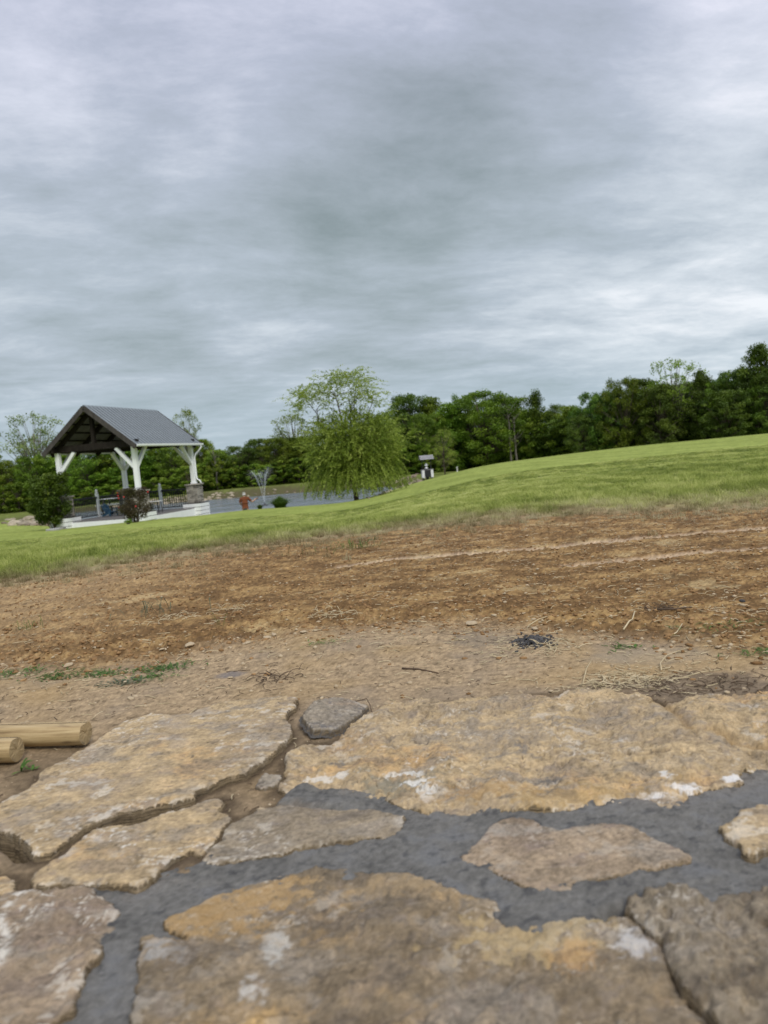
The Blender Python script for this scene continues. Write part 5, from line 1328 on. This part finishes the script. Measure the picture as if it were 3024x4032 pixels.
# ================================================================== LOGS
def _wood(N, b, out):
    tc = N.node('ShaderNodeTexCoord'); v = tc.outputs['Object']
    n = N.noise(N.mapping(v, scale=(3, 45, 45)), 2.2, 6, .65, .3); n2 = N.noise(N.mapping(v, scale=(5, 14, 14)), 1.5, 4, .6)
    c = N.ramp(n, [(.28, (.17, .105, .040)), (.5, (.38, .27, .125)), (.72, (.56, .43, .23))])
    c = N.mix(N.mrange(n2, .50, .62), c, (.17, .11, .050)); N.link(c, b.inputs['Base Color']); b.inputs['Roughness'].default_value = .65
    bump(N, b, n, .6, .0015)
M_WOOD = material('peeled_wood', _wood)
def _endgrain(N, b, out):
    tc = N.node('ShaderNodeTexCoord'); v = tc.outputs['Object']
    w = N.n.new('ShaderNodeTexWave'); w.wave_type = 'RINGS'; w.rings_direction = 'X'; w.inputs['Scale'].default_value = 120; w.inputs['Distortion'].default_value = 2.5; w.inputs['Detail'].default_value = 3; w.inputs['Detail Scale'].default_value = .8
    N.link(v, w.inputs['Vector']); n = N.noise(v, 90, 5, .7)
    c = N.mix(N.math('MULTIPLY', w.outputs['Fac'], .55), (.36, .265, .135), (.25, .17, .08)); c = N.mix(N.mrange(n, .5, .7), c, (.20, .15, .085)); N.link(c, b.inputs['Base Color']); b.inputs['Roughness'].default_value = .85
    bump(N, b, n, .5, .001)
M_END = material('sawn_end_grain', _endgrain)
def log(end_px, far_px, ztop_r, label, seed, flat):
    """end_px: centre of the sawn end on the photo; far_px: a second point of the axis"""
    r_ = ztop_r; a = hit(*end_px, r_); c = hit(*far_px, r_); d = c - a; d /= np.linalg.norm(d)
    L = .75; o = empty('log', a - np.array([0, 0, r_]), math.atan2(d[1], d[0])); rg = np.random.default_rng(seed)
    nseg, nr = 30, 40; V = []; F = []
    ang = np.linspace(0, 2 * pi, nr, endpoint=False)
    base = r_ * (1 + .035 * np.sin(ang * 2 + seed) + .02 * np.sin(ang * 5 + seed * 3))
    for i in range(nseg + 1):
        t = i / nseg; x = L * t ** 1.4
        rad = base * (1 + .012 * np.sin(x * 40 + ang * 2) + .012 * rg.normal(size=nr) * (.4 if i else 0))
        if i == 0: rad = rad * .965
        y = rad * np.cos(ang); z = rad * np.sin(ang)
        z = np.where(z > r_ * flat, r_ * flat + (z - r_ * flat) * .25, z)        # planed top
        nick = (np.abs(ang - 3.9) < .25) & (.01 < x < .05); y = np.where(nick, y * .93, y)
        V += [(x, yy, zz + r_) for yy, zz in zip(y, z)]
    for i in range(nseg):
        for k in range(nr): F.append((i * nr + k, i * nr + (k + 1) % nr, (i + 1) * nr + (k + 1) % nr, (i + 1) * nr + k))
    me = make_mesh('trunk', V, np.array(F), smooth=True); link('wood', me, M_WOOD, o)
    ring = [V[k] for k in range(nr)]; cap = MB(); cc = (0.0005, 0, r_)
    rings = [ring] + [[tuple(np.array(cc) + (np.array(p) - cc) * q + np.array([-.0015 * (1 - q) + rg.normal() * .0004, 0, 0])) for p in ring] for q in (.93, .6, .3)]
    vs = [p for rgx in rings for p in rgx] + [cc]; fs = []
    for i in range(3):
        for k in range(nr): fs.append((i * nr + k, (i + 1) * nr + k, (i + 1) * nr + (k + 1) % nr, i * nr + (k + 1) % nr))
    for k in range(nr): fs.append((3 * nr + k, 4 * nr, 3 * nr + (k + 1) % nr))
    mm = MB().add(vs, fs).mesh('sawn_end', smooth=False)
    e = link('sawn_end', mm, M_END, o, (0, 0, 0)); 
    MB().box((.10, -.2 * r_, r_ * (1.25 + .75 * flat) - .0012), (.20, .0012, .0028), rz=.015).build('crack', M_DARKWOOD, o)
    return tag(o, label, 'log')
log((338, 2886), (20, 2893), .0202, 'upper peeled wooden pole, the one reaching furthest right with a sawn end', 3, .78)
log((66, 2951), (-200, 2958), .0202, 'lower shorter peeled pole poking in at the left edge above the weed', 5, .9)

# ================================================================== WEEDS
M_WEED = foliage_mat('weed_leaf', (.035, .080, .014), (.095, .180, .028), (.20, .28, .06), trans=.35)
M_WEED_G = foliage_mat('greyish_weed_leaf', (.06, .085, .045), (.14, .17, .095), (.25, .27, .16), trans=.3)
def ground_z(x, y):
    X = np.array([float(x)]); Y = np.array([float(y)]); h = soil(X, Y)[0]; return float(terrain(X, Y)[0] + h[0])
def ribbon_plant(name, px, py, label, cat, n, L, W, mat, seed, flat=.4, spread=0.0, oblong=1.0):
    q = hit(px, py, 0); z0 = ground_z(q[0], q[1]); r = np.random.default_rng(seed); V = []; F = []; T = []
    for i in range(n):
        a = r.uniform(0, 2 * pi); l = L * r.uniform(.55, 1.1); w = W * r.uniform(.7, 1.2); ox, oy = r.normal() * spread * oblong, r.normal() * spread; rise = r.uniform(.2, 1.0) * flat
        base = len(V); ks = np.linspace(0, 1, 5)
        for t in ks:
            x = ox + cos(a) * l * t; y = oy + sin(a) * l * t; z = l * (rise * 1.6 * t - rise * 1.1 * t * t) + .001
            ww = w * (.25 + 1.6 * t * (1.05 - t)) * .9 if t < 1 else 0
            V += [(x - sin(a) * -ww, y - cos(a) * ww, z), (x, y, z - ww * .25), (x + sin(a) * -ww, y + cos(a) * ww, z)]; T += [r.random() * .6 + .2] * 3
        for k in range(4):
            b_ = base + 3 * k; F += [(b_, b_ + 1, b_ + 4, b_ + 3), (b_ + 1, b_ + 2, b_ + 5, b_ + 4)]
    me = make_mesh(name, V, np.array(F), smooth=True); fattr(me, 'tone', T)
    return tag(link(name, me, mat, None, (q[0], q[1], z0)), label, cat)
ribbon_plant('weed', 82, 3030, 'bright green rosette weed below the end of the shorter pole', 'weed', 8, .026, .0035, M_WEED, 2, 1.1)
ribbon_plant('weed', 128, 3025, 'second small weed leaf bunch just right of the rosette weed', 'weed', 4, .018, .0030, M_WEED, 3, .8)
for i, (px, py, n, sp, ob, mt, lab) in enumerate([
        (70, 2655, 130, .022, 2.2, M_WEED, 'flat green weed patch at the left edge of the bare soil'), (215, 2662, 230, .024, 2.2, M_WEED, 'longest flat green weed patch on the left, among tan crumbs'),
        (405, 2650, 110, .015, 1.9, M_WEED, 'small dark green weed patch, third from the left'), (470, 2690, 90, .015, 1.8, M_WEED_G, 'dusty grey green weed patch below its green neighbours'),
        (640, 2628, 190, .020, 1.9, M_WEED, 'bright weed patch furthest right of the row of patches'), (590, 2665, 70, .014, 2.0, M_WEED, 'thin weed patch just below the one furthest right'),
        (110, 2478, 36, .016, 1.6, M_WEED, 'short grass tuft alone in the bare soil on the left'), (880, 2482, 10, .010, 1.2, M_WEED, 'few upright blades sprouting in the middle of the brown soil'),
        (2440, 2545, 26, .02, 1.8, M_WEED, 'tiny sparse weed in the clods right of the dark crumb heap'), (2890, 2480, 70, .03, 2.2, M_WEED, 'low dark weed in the clods near the right edge'),
        (3005, 2566, 60, .014, 2.0, M_WEED, 'small green weed at the right edge below the clods'), (1275, 2545, 30, .018, 1.8, M_WEED, 'small weed bit beside the pale pebble row'),
        (2480, 2548, 14, .008, 1.5, M_WEED, 'little green sprout touching a straw right of the dark heap')]):
    tall = i in (6, 7)
    ribbon_plant('weed_patch', px, py, lab, 'weed', n, .020 if not tall else .035, .0022 if not tall else .0011, mt, 20 + i, .45 if not tall else 2.2, sp, ob)['kind'] = 'stuff'

# ================================================================== LITTER ON THE SOIL
M_STRAW = simple_mat('dry_straw', (.38, .30, .165), (.62, .52, .34), 30, .85, .2, .001, spec=.2)
M_TWIG = simple_mat('dark_twig', (.055, .038, .025), (.14, .095, .06), 40, .9, .3, .001, spec=.2)
M_CLOD = simple_mat('soil_clod', (.150, .082, .034), (.36, .222, .105), 12, .95, .8, .006, spec=.1)
M_PEB = simple_mat('pale_pebble', (.30, .225, .135), (.52, .42, .28), 25, .9, .5, .002, spec=.2)
M_COAL = simple_mat('mortar_crumb', (.036, .035, .034), (.105, .100, .096), 60, .9, .7, .003, spec=.2)
def soil_z(X, Y): return terrain(X, Y) + soil(X, Y)[0]
def patio_free(X, Y, m_=.004):
    un = np.full(X.shape, -9.0)
    for P in W.values(): un = np.maximum(un, sdf_poly(P, X, Y))
    return (un < -m_) & (sdf_poly(WM, X, Y) < 0)
def sample_soil(n, seed, y0=.9, y1=4.6, dens=None):
    r = np.random.default_rng(seed); n = int(n * 1.15); k = n * 7
    Y = y0 + (y1 - y0) * r.random(k) ** 1.0; u = r.uniform(-.74, .74, k); X = u * Y
    ok = (Y < grass_edge(X) + .1) & patio_free(X, Y)
    if dens is not None: ok &= r.random(k) < dens(X, Y)
    return X[ok][:n], Y[ok][:n]
def ico(sub):
    bm = bmesh.new(); bmesh.ops.create_icosphere(bm, subdivisions=sub, radius=1); V = np.array([v.co[:] for v in bm.verts]); F = np.array([[v.index for v in f.verts] for f in bm.faces]); bm.free(); return V, F
def scatter_lumps(name, X, Y, S_, mat, seed, flat=.65, sub=1, embed=.3):
    r = np.random.default_rng(seed); V0, F0 = ico(sub); n = len(X); nv = len(V0)
    Z = soil_z(X, Y); Vs = np.repeat(V0[None], n, 0) * (1 + .30 * r.normal(size=(n, nv, 1)).clip(-1, 1)); a = r.uniform(0, 2 * pi, n); ca, sa = np.cos(a)[:, None], np.sin(a)[:, None]
    sx = S_ * r.uniform(.8, 1.5, n); sy = S_ * r.uniform(.6, 1.0, n); sz = S_ * flat * r.uniform(.6, 1.1, n)
    x = Vs[..., 0] * sx[:, None]; y = Vs[..., 1] * sy[:, None]; z = Vs[..., 2] * sz[:, None]
    P = np.stack([x * ca - y * sa + X[:, None], x * sa + y * ca + Y[:, None], z + (Z + sz * (1 - 2 * embed) * .5)[:, None]], -1).reshape(-1, 3)
    F = (F0[None] + (np.arange(n) * nv)[:, None, None]).reshape(-1, F0.shape[1])
    me = make_mesh(name, P, F, smooth=False); return tag(link(name, me, mat), kind='stuff')
sand_line = lambda X: np.interp(X, L_SAND[:, 0], L_SAND[:, 1])
def dens_clod(X, Y):
    d = Y - sand_line(X); return np.clip(.05 + .95 * np.exp(-((d - .15) / .17) ** 2) + .45 * (d > 0) , 0, 1) * (d > -.12) + .03
X, Y = sample_soil(9500, 1, 1.2, 4.3, dens_clod); r = np.random.default_rng(2)
scatter_lumps('soil_clods', X, Y, .0022 + .0065 * r.random(len(X)) ** 2.6, M_CLOD, 3)
X, Y = sample_soil(3600, 5, .95, 4.3, lambda X, Y: .25 + .75 * np.exp(-((Y - sand_line(X) - .08) / .14) ** 2)); r = np.random.default_rng(6)
scatter_lumps('pale_crumbs', X, Y, .0011 + .0060 * r.random(len(X)) ** 4, M_PEB, 7)
q = hit(2100, 2530, 0); r = np.random.default_rng(8); n = 420
X = q[0] + r.normal(size=n) * .020; Y = q[1] + r.normal(size=n) * .026
o = scatter_lumps('mortar_crumb_heap', X, Y, .0016 + .0028 * r.random(n), M_COAL, 9, flat=.8, embed=.1)
# heap them up a little
me = o.data; co = np.zeros(len(me.vertices) * 3, np.float32); me.vertices.foreach_get('co', co); co = co.reshape(-1, 3)
co[:, 2] += .010 * np.exp(-(((co[:, 0] - q[0]) / .022) ** 2 + ((co[:, 1] - q[1]) / .028) ** 2)); me.vertices.foreach_set('co', co.ravel())

def straws(name, X, Y, L, rad, mat, seed, bend=.35, lift=.15, kind='stuff'):
    r = np.random.default_rng(seed); V = []; F = []; Z = soil_z(X, Y)
    for i in range(len(X)):
        a = r.uniform(0, 2 * pi); l = L[i]; w = rad * r.uniform(.6, 1.3); cur = r.normal() * bend; base = len(V); el = abs(r.normal()) * lift
        ns = 5; p = np.array([X[i], Y[i], Z[i] + w]); ang = a
        for k in range(ns + 1):
            t = k / ns; nx, ny = -sin(ang), cos(ang); ww = w * (1 - .3 * t)
            V += [tuple(p + np.array([nx * ww, ny * ww, 0])), tuple(p + np.array([0, 0, ww * 1.3])), tuple(p - np.array([nx * ww, ny * ww, 0]))]
            if k < ns:
                st = l / ns; p = p + np.array([cos(ang) * st, sin(ang) * st, st * el * (1 - 2 * t) ]); ang += cur / ns * (1 + r.normal() * .6)
                for m_ in range(3): F.append((base + 3 * k + m_, base + 3 * k + (m_ + 1) % 3, base + 3 * k + 3 + (m_ + 1) % 3, base + 3 * k + 3 + m_))
    me = make_mesh(name, V, np.array(F)); o = link(name, me, mat); return tag(o, kind=kind) if kind else o
X, Y = sample_soil(3200, 11, .95, 4.4, lambda X, Y: .15 + .6 * (Y - sand_line(X) > -.25) * (X > -.2) + .25 * np.exp(-((Y - sand_line(X)) / .3) ** 2)); r = np.random.default_rng(12)
straws('straw_litter', X, Y, .006 + .030 * r.random(len(X)) ** 2 * (.7 + Y / 5), .0009, M_STRAW, 13, .9, .25)
X, Y = sample_soil(2600, 15, .95, 4.4); r = np.random.default_rng(16)
straws('dark_fibres', X, Y, .006 + .022 * r.random(len(X)) ** 2, .00065, M_TWIG, 17, .8, .2)
for px, py, sx, sy, n in [(2470, 2680, .06, .035, 230), (2800, 2685, .08, .035, 120), (2000, 2560, .05, .05, 60)]:
    q = hit(px, py, 0); r = np.random.default_rng(px); X = q[0] + r.normal(size=n) * sx; Y = q[1] + r.normal(size=n) * sy; ok = patio_free(X, Y, .0); X, Y = X[ok], Y[ok]
    straws('root_tangle', X, Y, .008 + .028 * r.random(len(X)), .0009, M_STRAW if n != 120 else M_TWIG, px + 1, 1.6, .3)

def single(name, pts_px, rad, mat, label, cat, lift=.0, z_extra=None):
    P = []
    for i, (x, y) in enumerate(pts_px):
        q = hit(x, y, 0); z = ground_z(q[0], q[1]) + rad * .8 + (z_extra[i] if z_extra else lift); P.append((q[0], q[1], z))
    c = np.mean(P, 0); n = len(P)
    o = MB().tube([tuple(np.array(p) - c) for p in P], [rad * (1 - .35 * i / max(1, n - 1)) for i in range(n)], 7).build(name, mat, None, c, smooth=True)
    return tag(o, label, cat)
for px, py, n, sp, ob, lab in [(1345, 2152, 60, .05, 2.2, 'ragged green tuft left in the bare strip just below the lawn edge'), (1412, 2146, 34, .03, 1.8, 'smaller green tuft right of the ragged one at the lawn edge'), (600, 2420, 26, .03, 2.2, 'thin dry tuft in the tan soil left of the middle')]:
    ribbon_plant('grass_tuft', px, py, lab, 'grass tuft', n, .060, .0022, M_WEED if n > 30 else M_WEED_G, px, 2.0, sp, ob)['kind'] = 'stuff'
for px, py, n in [(1080, 2662, 34), (640, 2440, 40), (900, 2400, 30), (1300, 2440, 40), (2180, 2555, 40), (2620, 2420, 40)]:
    q = hit(px, py, 0); r = np.random.default_rng(px); X = q[0] + r.normal(size=n) * .016 * q[1]; Y = q[1] + r.normal(size=n) * .014 * q[1]
    straws('dry_roots', X, Y, .012 + .020 * r.random(len(X)) * q[1], .0010, M_TWIG if px in (1080, 2620) else M_STRAW, px + 1, 1.2, .6)
single('stick', [(1583, 2628), (1650, 2634), (1725, 2648)], .0021, M_TWIG, 'straight brown stick lying on the sandy soil above the large flagstone', 'stick')
single('straw_stem', [(1590, 2450), (1640, 2455), (1680, 2459)], .0016, M_STRAW, 'pale straight straw left of the dark crumb heap', 'straw')
single('straw_stem', [(2080, 2470), (2120, 2456), (2165, 2446)], .0016, M_STRAW, 'pale straw just above the dark crumb heap', 'straw')
single('straw_stem', [(2457, 2500), (2480, 2475), (2492, 2462), (2502, 2447)], .0020, M_STRAW, 'forked whitish straw bent upright among the clods', 'straw', lift=.004)
single('stick', [(2590, 2436), (2650, 2432), (2725, 2422)], .0028, M_TWIG, 'dark brown stick on the clods at the right', 'stick', lift=.003)
single('straw_stem', [(2605, 2640), (2600, 2610), (2625, 2580), (2710, 2552)], .0012, M_STRAW, 'long curved pale stem above the right part of the large flagstone', 'straw', lift=.004)
single('straw_stem', [(2690, 2660), (2760, 2640), (2850, 2628)], .0013, M_STRAW, 'long thin straw lying near the right edge above the flagstone', 'straw')
single('straw_stem', [(2638, 2508), (2665, 2500), (2688, 2480)], .0016, M_STRAW, 'short pale stalk between the forked straw and the right edge', 'straw')
single('twig', [(1355, 2790), (1400, 2780), (1445, 2768), (1458, 2782), (1466, 2808)], .0011, M_TWIG, 'thin dark hooked twig resting across the loose grey slab', 'twig', z_extra=[.008, .012, .012, .006, .0])
single('twig', [(890, 2636), (940, 2634), (985, 2630)], .0011, M_TWIG, 'reddish dark twig along the brown clod edge', 'twig')
single('straw_stem', [(545, 2535), (575, 2532), (600, 2528)], .0020, M_STRAW, 'small pale root fragment on the brown soil at the left', 'straw')
single('straw_stem', [(2295, 2700), (2310, 2640), (2330, 2610)], .0009, M_STRAW, 'fine pale stem curling up above the flagstone middle', 'straw', lift=.006)
q = [(690, 2522), (1080, 2510), (1195, 2508)]
PEBS = rock_meshes(5, 900, M_PEB, .6)
def pebble(px, py, wpx, label, mat_i=0, squash=.6, meshes=None):
    q = hit(px, py, 0); s = wpx / F_PX * q[1]; r = random.Random(px)
    o = link('pebble', (meshes or PEBS)[mat_i % 5], None, None, (q[0], q[1], ground_z(q[0], q[1]) + s * .12), (r.uniform(-.2, .2), r.uniform(-.2, .2), r.uniform(0, 6)), (s * 1.05, s * .8, s * squash)); return tag(o, label, 'pebble')
for i, (px, py, w, lab) in enumerate([
        (750, 2558, 50, 'widest pale pebble on the rim of the brown soil above the bright weed patch'), (905, 2548, 22, 'small round pebble right of the widest pale one'), (1055, 2520, 38, 'flat pale pebble in the middle of the pebble row'),
        (1080, 2512, 26, 'rounded pebble touching the flat one in the row'), (1195, 2506, 34, 'tan pebble at the right end of the pebble row'), (975, 2535, 30, 'whitish pebble between the wide one and the flat one'),
        (235, 2580, 26, 'single pale angular pebble above the weed patches'), (270, 2628, 40, 'tan stone between the two left weed patches'), (905, 2660, 26, 'upright cream chip on the sandy soil'),
        (515, 2750, 36, 'thin white flake on the sandy soil above the tan flagstone'), (2170, 2718, 30, 'pale chip lying on the top edge of the large flagstone'), (2515, 2328, 28, 'flat dark edged stone on the pale ochre patch'),
        (2105, 2482, 34, 'squarish pale clod above the dark crumb heap'), (1855, 2462, 54, 'flat cream stone left of the dark crumb heap'), (2540, 2552, 22, 'little light stone beside the tiny sprout'), (2830, 2552, 34, 'light grey pebble near the right edge'),
        (1245, 2500, 18, 'smallest pebble right of the row end'), (640, 2578, 26, 'cream pebble left of the widest one')]):
    pebble(px, py, w, lab, i)
COALS = rock_meshes(5, 930, M_COAL, .7)
for px, py, w, lab in [(2925, 2378, 26, 'black lump on the brown soil near the right edge'), (1480, 2943, 0, ''), (540, 2345, 0, '')]:
    if w: tag(pebble(px, py, w, lab, 2, .8, COALS), lab, 'lump')

# ================================================================== GRASS BLADES
M_GRASS = None
def grass():
    global M_GRASS
    def f(N, b, out):
        a = N.node('ShaderNodeAttribute', attribute_name='dry', attribute_type='INSTANCER'); lt = N.node('ShaderNodeAttribute', attribute_name='lawn', attribute_type='INSTANCER'); t = N.node('ShaderNodeAttribute', attribute_name='tone'); oi = N.node('ShaderNodeObjectInfo')
        g = N.node('ShaderNodeNewGeometry'); n = N.noise(g.outputs['Position'], 1.6, 4, .6)
        k = N.math('ADD', N.math('MULTIPLY', t.outputs['Fac'], .45), N.math('ADD', N.math('MULTIPLY', oi.outputs['Random'], .3), N.math('MULTIPLY', N.math('SUBTRACT', lt.outputs['Fac'], .45), 1.05)), clamp=True)
        c = N.ramp(k, [(0.05, (.105, .145, .022)), (.5, (.275, .325, .062)), (1, (.54, .55, .19))])
        c2 = N.ramp(k, [(.05, (.20, .155, .075)), (.5, (.34, .285, .15)), (1, (.50, .44, .27))])
        c = N.mix(a.outputs['Fac'], c, c2); N.link(c, b.inputs['Base Color']); b.inputs['Roughness'].default_value = .6; b.inputs['Specular IOR Level'].default_value = .2
        tr = N.node('ShaderNodeBsdfTranslucent'); N.link(c, tr.inputs['Color']); mx = N.node('ShaderNodeMixShader', i_0=.35); N.link(b.outputs[0], mx.inputs[1]); N.link(tr.outputs[0], mx.inputs[2]); N.link(mx.outputs[0], out.inputs['Surface'])
    M_GRASS = material('grass_blade', f)
    r = np.random.default_rng(5); V = []; F = []; T = []
    for i in range(22):
        a = r.uniform(0, 2 * pi); q = .035 * r.random() ** .5; b0 = r.uniform(0, 2 * pi); bx, by = cos(b0) * q, sin(b0) * q; h = .056 * r.uniform(.5, 1.15); ln = h * r.uniform(.1, .8); w = .0017; base = len(V)
        for t in (0, .5, 1):
            x = bx + cos(a) * ln * t * t; y = by + sin(a) * ln * t * t; z = h * t * (1 - .15 * t); ww = w * (1 - .85 * t)
            V += [(x - sin(a) * ww, y + cos(a) * ww, z - .004), (x + sin(a) * ww, y - cos(a) * ww, z - .004)]; T += [.3 + .5 * t + .2 * r.random()] * 2
        F += [(base + 2 * k, base + 2 * k + 1, base + 2 * k + 3, base + 2 * k + 2) for k in range(2)]
    tuft = make_mesh('grass_tuft', V, np.array(F)); fattr(tuft, 'tone', T); tuft.materials.append(M_GRASS)
    tuft_o = bpy.data.objects.new('grass_tuft', tuft)
    r = np.random.default_rng(31); PX = []; PY = []; SC = []; SZ = []
    for (y0, y1, dens, sc, sz) in [(2.3, 6.5, 560, 1.0, .92), (6.5, 11, 280, 1.25, .75), (11, 20, 110, 1.9, .42)]:
        uu = 1.15 if y1 < 12 else .85; area = .5 * (y1 ** 2 - y0 ** 2) * 2 * uu; n = int(area * dens); Y = np.sqrt(r.random(n) * (y1 ** 2 - y0 ** 2) + y0 ** 2); X = r.uniform(-uu, uu, n) * Y
        PX.append(X); PY.append(Y); SC.append(np.full(n, sc)); SZ.append(np.full(n, sz))
    X = np.concatenate(PX); Y = np.concatenate(PY); SC = np.concatenate(SC); SZ = np.concatenate(SZ)
    d = Y - grass_edge(X) - .22 * fbm(X * 1.6, Y * 1.2, 4, 301); n2 = fbm(X * 4, Y * 3, 4, 333, .6)
    keep = r.random(len(X)) < np.maximum(np.maximum(sstep(-.10, .75, d + .6 * n2), .42 * sstep(-.75, -.15, d + .5 * n2)), .04 * (n2 > .15)) ; keep &= (d > -1.3)
    X, Y, SC, SZ, d, n2 = X[keep], Y[keep], SC[keep], SZ[keep], d[keep], n2[keep]
    near = np.hypot(X, Y) < 9; Z = terrain(X, Y)
    dry = (1 - sstep(.1, 1.7, d + .9 * n2 + .18 * r.normal(size=len(X)))) ; dry = np.maximum(dry, (r.random(len(X)) < .05) * .8)
    me = bpy.data.meshes.new('lawn_grass'); me.vertices.add(len(X)); me.vertices.foreach_set('co', np.stack([X, Y, Z], -1).astype(np.float32).ravel())
    fattr(me, 'dry', dry); fattr(me, 'lawn', lawn_tone(X, Y)[0])
    rt = me.attributes.new('rot', 'FLOAT_VECTOR', 'POINT'); rv = np.stack([r.normal(size=len(X)) * .12, r.normal(size=len(X)) * .12, r.uniform(0, 6.28, len(X))], -1); rt.data.foreach_set('vector', rv.astype(np.float32).ravel())
    hv = r.uniform(.7, 1.25, len(X)) * (1 - .35 * dry); sv = np.stack([SC * hv, SC * hv, SZ * hv], -1); st = me.attributes.new('siz', 'FLOAT_VECTOR', 'POINT'); st.data.foreach_set('vector', sv.astype(np.float32).ravel())
    o = link('lawn_grass', me); tag(o, kind='stuff')
    ng = bpy.data.node_groups.new('grass_instances', 'GeometryNodeTree'); ng.interface.new_socket('Geometry', in_out='INPUT', socket_type='NodeSocketGeometry'); ng.interface.new_socket('Geometry', in_out='OUTPUT', socket_type='NodeSocketGeometry')
    gi = ng.nodes.new('NodeGroupInput'); go = ng.nodes.new('NodeGroupOutput'); ip = ng.nodes.new('GeometryNodeInstanceOnPoints'); ob = ng.nodes.new('GeometryNodeObjectInfo'); ob.inputs['Object'].default_value = tuft_o; ob.inputs['As Instance'].default_value = True
    a1 = ng.nodes.new('GeometryNodeInputNamedAttribute'); a1.data_type = 'FLOAT_VECTOR'; a1.inputs['Name'].default_value = 'rot'; a2 = ng.nodes.new('GeometryNodeInputNamedAttribute'); a2.data_type = 'FLOAT_VECTOR'; a2.inputs['Name'].default_value = 'siz'
    L = ng.links.new; L(gi.outputs[0], ip.inputs['Points']); L(ob.outputs['Geometry'], ip.inputs['Instance']); e2r = ng.nodes.new('FunctionNodeEulerToRotation'); L(a1.outputs['Attribute'], e2r.inputs[0]); L(e2r.outputs[0], ip.inputs['Rotation']); L(a2.outputs['Attribute'], ip.inputs['Scale']); L(ip.outputs[0], go.inputs[0])
    o.modifiers.new('instances', 'NODES').node_group = ng
    print('grass tufts', len(X))
grass()
